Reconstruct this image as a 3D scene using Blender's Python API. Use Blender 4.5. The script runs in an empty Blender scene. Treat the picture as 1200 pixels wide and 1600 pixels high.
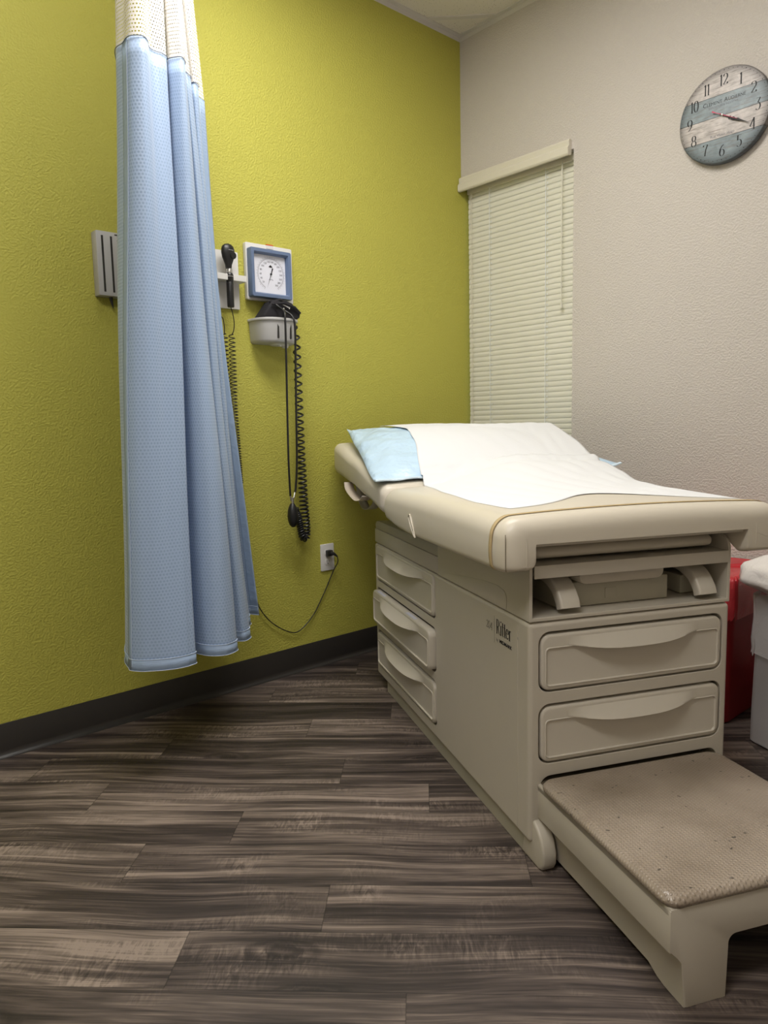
import bpy, bmesh, math, random
from mathutils import Vector, Matrix
random.seed(7)
PI = math.pi
sc = bpy.context.scene
COL = sc.collection

# ------------------------------------------------------------------ camera
cam_d = bpy.data.cameras.new('camera'); cam = bpy.data.objects.new('camera', cam_d); COL.objects.link(cam)
cam_d.sensor_fit = 'HORIZONTAL'; cam_d.sensor_width = 36.0; cam_d.lens = 36.0*1136.68/1200.0
cam_d.clip_start = 0.02
pit, rol, yaw = math.radians(6.672), math.radians(-1.265), math.radians(48.3035)
H0 = Vector((math.cos(yaw), math.sin(yaw), 0))            # camera right in the room
F0 = Vector((-math.sin(yaw), math.cos(yaw), 0))           # camera forward in the room
Z0 = Vector((0, 0, 1))
fwd = F0*math.cos(pit) - Z0*math.sin(pit)
upv = F0*math.sin(pit) + Z0*math.cos(pit)
rgt = H0*math.cos(rol) + upv*math.sin(rol)
upr = -H0*math.sin(rol) + upv*math.cos(rol)
mw = Matrix((rgt, upr, -fwd)).transposed().to_4x4()
mw.translation = Vector((2.4282, -2.6987, 1.0))
cam.matrix_world = mw
sc.camera = cam

# ------------------------------------------------------------------ world, view
sc.view_settings.view_transform = 'Standard'; sc.view_settings.look = 'None'
sc.view_settings.gamma = 1.0; sc.view_settings.use_curve_mapping = False
sc.view_settings.exposure = 0.20
w = bpy.data.worlds.new('world'); sc.world = w; w.use_nodes = True
w.node_tree.nodes['Background'].inputs[0].default_value = (0.75, 0.88, 1.0, 1)
w.node_tree.nodes['Background'].inputs[1].default_value = 0.8
CEIL = 2.787
L1_POWER, L2_POWER = 17.0, 17.0       # emission of the two ceiling panels
LIGHTS = [((0.95, -1.45), L1_POWER), ((1.95, -3.05), L2_POWER)]

# ------------------------------------------------------------------ material helpers
def newmat(name):
    m = bpy.data.materials.new(name); m.use_nodes = True
    nt = m.node_tree; b = nt.nodes['Principled BSDF']
    return m, nt, b
def N(nt, kind, **kw):
    n = nt.nodes.new(kind)
    for k, v in kw.items(): setattr(n, k, v)
    return n
def setin(n, **kw):
    for k, v in kw.items(): n.inputs[k.replace('_', ' ')].default_value = v
def mth(nt, op, a, b=None, c=None):
    n = nt.nodes.new('ShaderNodeMath'); n.operation = op
    for i, v in enumerate((a, b, c)):
        if v is None: continue
        if isinstance(v, (int, float)): n.inputs[i].default_value = v
        else: nt.links.new(v, n.inputs[i])
    return n.outputs[0]
def srgb(r, g, b):
    f = lambda c: (c/255/12.92) if c/255 <= 0.04045 else ((c/255+0.055)/1.055)**2.4
    return (f(r), f(g), f(b), 1)
def plain(name, col, rough=0.5, metal=0.0, bump=0.0, bscale=300, var=0.0, spec=0.5, coat=0.0, bdist=0.001, trans=0.0):
    m, nt, b = newmat(name)
    b.inputs['Base Color'].default_value = col
    b.inputs['Roughness'].default_value = rough; b.inputs['Metallic'].default_value = metal
    b.inputs['Specular IOR Level'].default_value = spec
    b.inputs['Coat Weight'].default_value = coat
    tc = N(nt, 'ShaderNodeTexCoord')
    if var > 0:
        n = N(nt, 'ShaderNodeTexNoise'); setin(n, Scale=14.0, Detail=5.0)
        nt.links.new(tc.outputs['Object'], n.inputs['Vector'])
        mx = N(nt, 'ShaderNodeMix', data_type='RGBA', blend_type='MULTIPLY')
        mx.inputs['Factor'].default_value = 1.0; mx.inputs['A'].default_value = col
        r = N(nt, 'ShaderNodeMapRange'); r.inputs['To Min'].default_value = 1-var; r.inputs['To Max'].default_value = 1+var*0.4
        nt.links.new(n.outputs['Fac'], r.inputs['Value'])
        nt.links.new(r.outputs['Result'], mx.inputs['B'])
        nt.links.new(mx.outputs['Result'], b.inputs['Base Color'])
    if bump > 0:
        n = N(nt, 'ShaderNodeTexNoise'); setin(n, Scale=float(bscale), Detail=3.0)
        nt.links.new(tc.outputs['Object'], n.inputs['Vector'])
        bp = N(nt, 'ShaderNodeBump'); bp.inputs['Strength'].default_value = bump; bp.inputs['Distance'].default_value = bdist
        nt.links.new(n.outputs['Fac'], bp.inputs['Height']); nt.links.new(bp.outputs['Normal'], b.inputs['Normal'])
    if trans > 0: b.inputs['Transmission Weight'].default_value = trans
    return m
def wallmat(name, col, scale=145, strength=0.55):
    m, nt, b = newmat(name)
    b.inputs['Base Color'].default_value = col; b.inputs['Roughness'].default_value = 0.62
    b.inputs['Specular IOR Level'].default_value = 0.35
    tc = N(nt, 'ShaderNodeTexCoord')
    n1 = N(nt, 'ShaderNodeTexNoise'); setin(n1, Scale=float(scale), Detail=2.5, Roughness=0.5)
    n2 = N(nt, 'ShaderNodeTexNoise'); setin(n2, Scale=float(scale)*0.35, Detail=2.0)
    nt.links.new(tc.outputs['Object'], n1.inputs['Vector']); nt.links.new(tc.outputs['Object'], n2.inputs['Vector'])
    cr = N(nt, 'ShaderNodeMapRange'); cr.inputs['From Min'].default_value = 0.40; cr.inputs['From Max'].default_value = 0.62
    cr.interpolation_type = 'SMOOTHSTEP'
    nt.links.new(n1.outputs['Fac'], cr.inputs['Value'])
    h = mth(nt, 'ADD', cr.outputs['Result'], mth(nt, 'MULTIPLY', n2.outputs['Fac'], 0.6))
    bp = N(nt, 'ShaderNodeBump'); bp.inputs['Strength'].default_value = strength; bp.inputs['Distance'].default_value = 0.0019
    nt.links.new(h, bp.inputs['Height']); nt.links.new(bp.outputs['Normal'], b.inputs['Normal'])
    return m

M = {}
M['green'] = wallmat('green_paint', (0.475, 0.450, 0.080, 1))
M['beige'] = wallmat('beige_paint', (0.575, 0.53, 0.48, 1), strength=0.6)
M['shell'] = plain('putty_plastic', (0.52, 0.475, 0.395, 1), rough=0.36, bump=0.05, bscale=500, var=0.03)
M['drawer'] = plain('putty_drawer_plastic', (0.55, 0.505, 0.425, 1), rough=0.34, bump=0.04, bscale=500)
M['plinth'] = plain('putty_plinth', (0.42, 0.39, 0.305, 1), rough=0.45, var=0.05)
M['vinyl'] = plain('cream_vinyl', (0.63, 0.575, 0.475, 1), rough=0.37, bump=0.12, bscale=700, bdist=0.0004, var=0.02)
M['paper'] = plain('white_tissue_paper', (0.745, 0.752, 0.765, 1), rough=0.85, bump=0.35, bscale=60, bdist=0.002)
M['pillow'] = plain('blue_pillow_plastic', (0.52, 0.69, 0.85, 1), rough=0.36, bump=0.8, bscale=13, bdist=0.022)
M['black'] = plain('black_rubber', (0.012, 0.012, 0.013, 1), rough=0.38)
M['black_cloth'] = plain('black_nylon', (0.010, 0.009, 0.012, 1), rough=0.8, bump=0.5, bscale=250)
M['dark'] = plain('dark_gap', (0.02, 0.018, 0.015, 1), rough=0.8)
M['base'] = plain('charcoal_vinyl_base', (0.026, 0.023, 0.021, 1), rough=0.38, var=0.05)
M['white_plastic'] = plain('white_plastic', (0.66, 0.65, 0.63, 1), rough=0.4)
M['grey_plastic'] = plain('light_grey_plastic', (0.47, 0.465, 0.46, 1), rough=0.42)
M['metal'] = plain('brushed_metal', (0.7, 0.7, 0.7, 1), rough=0.3, metal=1.0)
M['blue_frame'] = plain('slate_blue_plastic', (0.125, 0.175, 0.29, 1), rough=0.4)
M['dial'] = plain('dial_white', (0.72, 0.73, 0.80, 1), rough=0.5)
M['ink'] = plain('black_ink', (0.01, 0.01, 0.012, 1), rough=0.6)
M['ink_grey'] = plain('grey_ink', (0.10, 0.10, 0.13, 1), rough=0.6)
M['red'] = plain('red_plastic', (0.30, 0.012, 0.018, 1), rough=0.45, var=0.1)
M['redbag'] = plain('red_film', (0.50, 0.03, 0.04, 1), rough=0.3, bump=0.6, bscale=18, bdist=0.01)
M['orange'] = plain('orange_label', (0.6, 0.08, 0.01, 1), rough=0.5)
M['pink'] = plain('pink_enamel', (0.55, 0.03, 0.10, 1), rough=0.4)
M['bin'] = plain('white_enamel', (0.58, 0.565, 0.575, 1), rough=0.35)
M['band'] = plain('tan_elastic', (0.50, 0.38, 0.20, 1), rough=0.7)
M['strap'] = plain('beige_webbing', (0.58, 0.50, 0.42, 1), rough=0.5)
M['thread'] = plain('white_thread', (0.78, 0.82, 0.86, 1), rough=0.8)
M['thread_blue'] = plain('pale_blue_thread', (0.55, 0.63, 0.73, 1), rough=0.8)
M['seamdark'] = plain('seam_stitching', (0.16, 0.13, 0.085, 1), rough=0.8)
M['blind'] = plain('cream_slat', (0.76, 0.74, 0.64, 1), rough=0.45)
M['valance'] = plain('cream_valance', (0.66, 0.62, 0.52, 1), rough=0.4)
M['trimgrey'] = plain('ceiling_grid_paint', (0.66, 0.63, 0.59, 1), rough=0.5)
M['label'] = plain('label_paper', (0.55, 0.55, 0.62, 1), rough=0.6)

# blind slats let a little daylight through
nt = M['blind'].node_tree; b = nt.nodes['Principled BSDF']
tr = N(nt, 'ShaderNodeBsdfTranslucent'); tr.inputs[0].default_value = (0.80, 0.84, 0.62, 1)
mx = N(nt, 'ShaderNodeMixShader'); mx.inputs[0].default_value = 0.12
nt.links.new(b.outputs[0], mx.inputs[1]); nt.links.new(tr.outputs[0], mx.inputs[2])
nt.links.new(mx.outputs[0], nt.nodes['Material Output'].inputs['Surface'])

# thin see-through plastic liner
def film(name, col, opac):
    m, nt, b = newmat(name)
    b.inputs['Base Color'].default_value = col; b.inputs['Roughness'].default_value = 0.22
    tc = N(nt, 'ShaderNodeTexCoord'); n = N(nt, 'ShaderNodeTexNoise'); setin(n, Scale=22.0, Detail=4.0, Distortion=1.0)
    nt.links.new(tc.outputs['Object'], n.inputs['Vector'])
    bp = N(nt, 'ShaderNodeBump'); bp.inputs['Strength'].default_value = 0.7; bp.inputs['Distance'].default_value = 0.006
    nt.links.new(n.outputs['Fac'], bp.inputs['Height']); nt.links.new(bp.outputs['Normal'], b.inputs['Normal'])
    t = N(nt, 'ShaderNodeBsdfTransparent'); mx = N(nt, 'ShaderNodeMixShader'); mx.inputs[0].default_value = opac
    nt.links.new(t.outputs[0], mx.inputs[1]); nt.links.new(b.outputs[0], mx.inputs[2])
    nt.links.new(mx.outputs[0], nt.nodes['Material Output'].inputs['Surface'])
    return m
M['film'] = film('clear_liner_film', (0.80, 0.78, 0.78, 1), 0.55)
M['bag'] = film('white_liner_film', (0.80, 0.76, 0.73, 1), 0.93)
m, nt, b = newmat('window_glass'); M['glass'] = m
b.inputs['Roughness'].default_value = 0.02; b.inputs['Transmission Weight'].default_value = 1.0; b.inputs['IOR'].default_value = 1.45
m, nt, b = newmat('lamp_diffuser')
def emis(name, s):
    m, nt, b = newmat(name)
    b.inputs['Base Color'].default_value = (0.8, 0.8, 0.8, 1)
    b.inputs['Emission Color'].default_value = (1.0, 0.97, 0.93, 1); b.inputs['Emission Strength'].default_value = s
    return m

# floor: staggered vinyl planks at 45 degrees to the walls
def floormat():
    m, nt, b = newmat('wood_plank_vinyl')
    tc = N(nt, 'ShaderNodeTexCoord'); sp = N(nt, 'ShaderNodeSeparateXYZ'); nt.links.new(tc.outputs['Object'], sp.inputs[0])
    x, y = sp.outputs[0], sp.outputs[1]
    s = mth(nt, 'ADD', mth(nt, 'MULTIPLY', x, 0.7107), mth(nt, 'MULTIPLY', y, -0.7035))   # across planks
    q = mth(nt, 'ADD', mth(nt, 'MULTIPLY', x, 0.7035), mth(nt, 'MULTIPLY', y, 0.7107))    # along planks
    PW, PL = 0.1525, 0.914
    sr = mth(nt, 'DIVIDE', s, PW); row = mth(nt, 'FLOOR', sr); fs = mth(nt, 'FRACT', sr)
    known = {4: -.49, 5: -.07, 6: -.787, 7: -.33, 8: -.60, 9: -.12, 10: -.455, 11: -.203, 12: -.692, 13: -.897, 14: -.425, 15: -.69, 16: -.251, 17: -.55}
    NR = 30
    ramp = N(nt, 'ShaderNodeValToRGB'); ramp.color_ramp.interpolation = 'CONSTANT'
    els = ramp.color_ramp.elements
    for k in range(NR):
        off = (-(known.get(k, -random.random()*PL))) % PL / PL
        e = els[0] if k == 0 else els.new(k/NR)
        e.position = k/NR; e.color = (off, off, off, 1)
    while len(els) > NR: els.remove(els[-1])
    nt.links.new(mth(nt, 'DIVIDE', mth(nt, 'ADD', row, 0.5), float(NR)), ramp.inputs[0])
    qr = mth(nt, 'ADD', mth(nt, 'DIVIDE', q, PL), ramp.outputs[0]); brd = mth(nt, 'FLOOR', qr); fq = mth(nt, 'FRACT', qr)
    cid = N(nt, 'ShaderNodeCombineXYZ'); nt.links.new(row, cid.inputs[0]); nt.links.new(brd, cid.inputs[1])
    wn = N(nt, 'ShaderNodeTexWhiteNoise', noise_dimensions='3D'); nt.links.new(cid.outputs[0], wn.inputs[0])
    rnd = wn.outputs['Value']
    # grain coordinates: stretched along q, shifted per plank
    gv = N(nt, 'ShaderNodeCombineXYZ')
    nt.links.new(mth(nt, 'ADD', q, mth(nt, 'MULTIPLY', rnd, 37.0)), gv.inputs[0])
    wav = N(nt, 'ShaderNodeTexNoise'); setin(wav, Scale=2.2, Detail=1.0); nt.links.new(tc.outputs['Object'], wav.inputs['Vector'])
    nt.links.new(mth(nt, 'ADD', mth(nt, 'ADD', s, mth(nt, 'MULTIPLY', rnd, 11.0)), mth(nt, 'MULTIPLY', wav.outputs['Fac'], 0.05)), gv.inputs[1])
    nt.links.new(mth(nt, 'MULTIPLY', rnd, 5.0), gv.inputs[2])
    def grain(sx, sy, detail, dist, rough=0.55):
        mp = N(nt, 'ShaderNodeMapping'); mp.inputs['Scale'].default_value = (sx, sy, 1)
        nt.links.new(gv.outputs[0], mp.inputs['Vector'])
        n = N(nt, 'ShaderNodeTexNoise'); setin(n, Scale=1.0, Detail=detail, Distortion=dist, Roughness=rough)
        nt.links.new(mp.outputs[0], n.inputs['Vector']); return n.outputs['Fac']
    g1 = grain(0.85, 17.0, 5.0, 0.9, 0.62)         # broad cathedral streaks
    g2 = grain(4.0, 210.0, 3.0, 0.3, 0.6)   # fine grain
    g3 = grain(60.0, 16.0, 2.0, 2.0, 0.6)   # saw marks
    g4 = grain(2.4, 6.5, 3.0, 0.8)          # blotches
    g5 = grain(1.6, 56.0, 6.0, 1.3, 0.68)
    # knots
    mp = N(nt, 'ShaderNodeMapping'); mp.inputs['Scale'].default_value = (1.5, 3.3, 1); nt.links.new(gv.outputs[0], mp.inputs['Vector'])
    vo = N(nt, 'ShaderNodeTexVoronoi', feature='F1'); vo.inputs['Scale'].default_value = 1.0; nt.links.new(mp.outputs[0], vo.inputs['Vector'])
    kn = N(nt, 'ShaderNodeMapRange'); kn.inputs['From Min'].default_value = 0.0; kn.inputs['From Max'].default_value = 0.16
    kn.inputs['To Min'].default_value = 1.0; kn.inputs['To Max'].default_value = 0.0
    nt.links.new(vo.outputs['Distance'], kn.inputs['Value'])
    ring = mth(nt, 'MULTIPLY', mth(nt, 'SINE', mth(nt, 'ADD', mth(nt, 'MULTIPLY', vo.outputs['Distance'], 130.0), mth(nt, 'MULTIPLY', g3, 5.0))), mth(nt, 'MULTIPLY', kn.outputs[0], 0.16))
    f = mth(nt, 'ADD', mth(nt, 'MULTIPLY', g1, 0.48), mth(nt, 'MULTIPLY', g5, 0.20))
    f = mth(nt, 'ADD', f, mth(nt, 'MULTIPLY', g2, 0.14))
    f = mth(nt, 'ADD', f, mth(nt, 'MULTIPLY', g4, 0.18))
    saw = mth(nt, 'MULTIPLY', mth(nt, 'SUBTRACT', g3, 0.5), mth(nt, 'MAXIMUM', mth(nt, 'MULTIPLY', mth(nt, 'SUBTRACT', g4, 0.52), 1.6), 0.0))
    f = mth(nt, 'ADD', f, saw)
    f = mth(nt, 'ADD', f, mth(nt, 'MULTIPLY', mth(nt, 'SUBTRACT', rnd, 0.5), 0.05))
    f = mth(nt, 'ADD', f, mth(nt, 'MULTIPLY', ring, 0.35))
    f = mth(nt, 'SUBTRACT', f, mth(nt, 'MULTIPLY', kn.outputs[0], 0.09))
    mr = N(nt, 'ShaderNodeMapRange'); mr.inputs['From Min'].default_value = 0.385; mr.inputs['From Max'].default_value = 0.60
    nt.links.new(f, mr.inputs['Value'])
    cr = N(nt, 'ShaderNodeValToRGB'); e = cr.color_ramp.elements
    e[0].position = 0.0; e[0].color = (0.018, 0.0135, 0.0125, 1)
    e[1].position = 1.0; e[1].color = (0.27, 0.215, 0.178, 1)
    for p, c in ((0.28, (0.040, 0.030, 0.027, 1)), (0.5, (0.080, 0.061, 0.053, 1)), (0.72, (0.150, 0.117, 0.098, 1))):
        k = e.new(p); k.color = c
    nt.links.new(mr.outputs[0], cr.inputs[0])
    # seams
    ds = mth(nt, 'MINIMUM', fs, mth(nt, 'SUBTRACT', 1.0, fs)); dq = mth(nt, 'MINIMUM', fq, mth(nt, 'SUBTRACT', 1.0, fq))
    se = mth(nt, 'MINIMUM', mth(nt, 'MULTIPLY', ds, PW), mth(nt, 'MULTIPLY', dq, PL))
    sm = N(nt, 'ShaderNodeMapRange'); sm.inputs['From Min'].default_value = 0.0004; sm.inputs['From Max'].default_value = 0.0016
    sm.inputs['To Min'].default_value = 0.55; nt.links.new(se, sm.inputs['Value'])
    mx = N(nt, 'ShaderNodeMix', data_type='RGBA', blend_type='MULTIPLY'); mx.inputs['Factor'].default_value = 1.0
    nt.links.new(cr.outputs[0], mx.inputs['A']); nt.links.new(sm.outputs[0], mx.inputs['B'])
    nt.links.new(mx.outputs['Result'], b.inputs['Base Color'])
    b.inputs['Roughness'].default_value = 0.5; b.inputs['Specular IOR Level'].default_value = 0.4
    h = mth(nt, 'ADD', mth(nt, 'MULTIPLY', g2, 0.6), mth(nt, 'MULTIPLY', sm.outputs[0], 0.8))
    bp = N(nt, 'ShaderNodeBump'); bp.inputs['Strength'].default_value = 0.35; bp.inputs['Distance'].default_value = 0.0008
    nt.links.new(h, bp.inputs['Height']); nt.links.new(bp.outputs['Normal'], b.inputs['Normal'])
    return m
M['floor'] = floormat()

def ceilmat():
    m, nt, b = newmat('ceiling_tile')
    tc = N(nt, 'ShaderNodeTexCoord')
    vo = N(nt, 'ShaderNodeTexVoronoi', feature='F1'); vo.inputs['Scale'].default_value = 120.0
    nt.links.new(tc.outputs['Object'], vo.inputs['Vector'])
    n = N(nt, 'ShaderNodeTexNoise'); setin(n, Scale=60.0, Detail=4.0); nt.links.new(tc.outputs['Object'], n.inputs['Vector'])
    d = mth(nt, 'ADD', vo.outputs['Distance'], mth(nt, 'MULTIPLY', n.outputs['Fac'], 0.35))
    mr = N(nt, 'ShaderNodeMapRange'); mr.inputs['From Min'].default_value = 0.27; mr.inputs['From Max'].default_value = 0.33
    nt.links.new(d, mr.inputs['Value'])
    mx = N(nt, 'ShaderNodeMix', data_type='RGBA'); mx.inputs['A'].default_value = (0.16, 0.13, 0.10, 1); mx.inputs['B'].default_value = (0.76, 0.72, 0.65, 1)
    nt.links.new(mr.outputs[0], mx.inputs['Factor']); nt.links.new(mx.outputs['Result'], b.inputs['Base Color'])
    b.inputs['Roughness'].default_value = 0.9
    bp = N(nt, 'ShaderNodeBump'); bp.inputs['Strength'].default_value = 0.5; bp.inputs['Distance'].default_value = 0.002
    nt.links.new(mr.outputs[0], bp.inputs['Height']); nt.links.new(bp.outputs['Normal'], b.inputs['Normal'])
    return m
M['ceil'] = ceilmat()

def curtainmat():
    m, nt, b = newmat('blue_dotted_curtain_cloth')
    uv = N(nt, 'ShaderNodeUVMap'); sp = N(nt, 'ShaderNodeSeparateXYZ'); nt.links.new(uv.outputs[0], sp.inputs[0])
    P = 0.0105
    v = mth(nt, 'DIVIDE', sp.outputs[1], P*0.9); r = mth(nt, 'FLOOR', v); fv = mth(nt, 'SUBTRACT', mth(nt, 'FRACT', v), 0.5)
    u = mth(nt, 'ADD', mth(nt, 'DIVIDE', sp.outputs[0], P), mth(nt, 'MULTIPLY', mth(nt, 'MODULO', r, 2.0), 0.5))
    fu = mth(nt, 'SUBTRACT', mth(nt, 'FRACT', u), 0.5)
    d = mth(nt, 'SQRT', mth(nt, 'ADD', mth(nt, 'MULTIPLY', fu, fu), mth(nt, 'MULTIPLY', fv, fv)))
    mr = N(nt, 'ShaderNodeMapRange'); mr.inputs['From Min'].default_value = 0.25; mr.inputs['From Max'].default_value = 0.38
    nt.links.new(d, mr.inputs['Value'])
    mx = N(nt, 'ShaderNodeMix', data_type='RGBA')
    mx.inputs['A'].default_value = (0.265, 0.36, 0.52, 1); mx.inputs['B'].default_value = (0.335, 0.445, 0.63, 1)
    nt.links.new(mr.outputs[0], mx.inputs['Factor']); nt.links.new(mx.outputs['Result'], b.inputs['Base Color'])
    rg_ = N(nt, 'ShaderNodeMapRange'); rg_.inputs['To Min'].default_value = 0.75; rg_.inputs['To Max'].default_value = 0.42; nt.links.new(mr.outputs[0], rg_.inputs['Value']); nt.links.new(rg_.outputs[0], b.inputs['Roughness'])
    b.inputs['Sheen Weight'].default_value = 0.2
    bp = N(nt, 'ShaderNodeBump'); bp.inputs['Strength'].default_value = 0.25; bp.inputs['Distance'].default_value = 0.0005
    nt.links.new(mr.outputs[0], bp.inputs['Height']); nt.links.new(bp.outputs['Normal'], b.inputs['Normal'])
    return m
M['curtain'] = curtainmat()
M['hem'] = plain('blue_hem_cloth', (0.325, 0.435, 0.61, 1), rough=0.6, bump=0.6, bscale=45, bdist=0.004)
def netmat():
    m, nt, b = newmat('white_curtain_net')
    uv = N(nt, 'ShaderNodeUVMap'); sp = N(nt, 'ShaderNodeSeparateXYZ'); nt.links.new(uv.outputs[0], sp.inputs[0])
    P = 0.0098
    v = mth(nt, 'DIVIDE', sp.outputs[1], P); r = mth(nt, 'FLOOR', v); fv = mth(nt, 'ABSOLUTE', mth(nt, 'SUBTRACT', mth(nt, 'FRACT', v), 0.5))
    u = mth(nt, 'ADD', mth(nt, 'DIVIDE', sp.outputs[0], P), mth(nt, 'MULTIPLY', mth(nt, 'MODULO', r, 2.0), 0.5))
    fu = mth(nt, 'ABSOLUTE', mth(nt, 'SUBTRACT', mth(nt, 'FRACT', u), 0.5))
    d = mth(nt, 'MAXIMUM', mth(nt, 'DIVIDE', fu, 0.26), mth(nt, 'DIVIDE', fv, 0.20))
    k = mth(nt, 'GREATER_THAN', d, 1.0)
    b.inputs['Base Color'].default_value = (0.80, 0.77, 0.73, 1); b.inputs['Roughness'].default_value = 0.85
    t = N(nt, 'ShaderNodeBsdfTransparent'); mx = N(nt, 'ShaderNodeMixShader')
    nt.links.new(k, mx.inputs[0]); nt.links.new(t.outputs[0], mx.inputs[1]); nt.links.new(b.outputs[0], mx.inputs[2])
    nt.links.new(mx.outputs[0], nt.nodes['Material Output'].inputs['Surface'])
    return m
M['net'] = netmat()

def matmat():     # ribbed, pimpled step tread
    m, nt, b = newmat('taupe_pimpled_tread')
    tc = N(nt, 'ShaderNodeTexCoord'); sp = N(nt, 'ShaderNodeSeparateXYZ'); nt.links.new(tc.outputs['Object'], sp.inputs[0])
    P = 0.0075
    v = mth(nt, 'DIVIDE', sp.outputs[0], P); r = mth(nt, 'FLOOR', v); fv = mth(nt, 'SUBTRACT', mth(nt, 'FRACT', v), 0.5)
    u = mth(nt, 'ADD', mth(nt, 'DIVIDE', sp.outputs[1], P), mth(nt, 'MULTIPLY', mth(nt, 'MODULO', mth(nt, 'ABSOLUTE', r), 2.0), 0.5))
    fu = mth(nt, 'SUBTRACT', mth(nt, 'FRACT', u), 0.5)
    d = mth(nt, 'SQRT', mth(nt, 'ADD', mth(nt, 'MULTIPLY', fu, fu), mth(nt, 'MULTIPLY', fv, fv)))
    mr = N(nt, 'ShaderNodeMapRange'); mr.inputs['From Min'].default_value = 0.12; mr.inputs['From Max'].default_value = 0.4
    mr.inputs['To Min'].default_value = 1.0; mr.inputs['To Max'].default_value = 0.0; mr.interpolation_type = 'SMOOTHSTEP'
    nt.links.new(d, mr.inputs['Value'])
    n = N(nt, 'ShaderNodeTexNoise'); setin(n, Scale=9.0, Detail=6.0); nt.links.new(tc.outputs['Object'], n.inputs['Vector'])
    cr = N(nt, 'ShaderNodeValToRGB'); e = cr.color_ramp.elements
    e[0].position = 0.3; e[0].color = (0.255, 0.205, 0.155, 1); e[1].position = 0.7; e[1].color = (0.345, 0.285, 0.225, 1)
    nt.links.new(n.outputs['Fac'], cr.inputs[0])
    n2 = N(nt, 'ShaderNodeTexNoise'); setin(n2, Scale=75.0, Detail=1.0); nt.links.new(tc.outputs['Object'], n2.inputs['Vector'])
    k = N(nt, 'ShaderNodeMapRange'); k.inputs['From Min'].default_value = 0.73; k.inputs['From Max'].default_value = 0.77
    k.inputs['To Min'].default_value = 1.0; k.inputs['To Max'].default_value = 0.25; nt.links.new(n2.outputs['Fac'], k.inputs['Value'])
    mx = N(nt, 'ShaderNodeMix', data_type='RGBA', blend_type='MULTIPLY'); mx.inputs['Factor'].default_value = 1.0
    nt.links.new(cr.outputs[0], mx.inputs['A']); nt.links.new(k.outputs[0], mx.inputs['B'])
    nt.links.new(mx.outputs['Result'], b.inputs['Base Color'])
    b.inputs['Roughness'].default_value = 0.30
    bp = N(nt, 'ShaderNodeBump'); bp.inputs['Strength'].default_value = 0.8; bp.inputs['Distance'].default_value = 0.0012
    nt.links.new(mr.outputs[0], bp.inputs['Height']); nt.links.new(bp.outputs['Normal'], b.inputs['Normal'])
    return m
M['tread'] = matmat()

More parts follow.
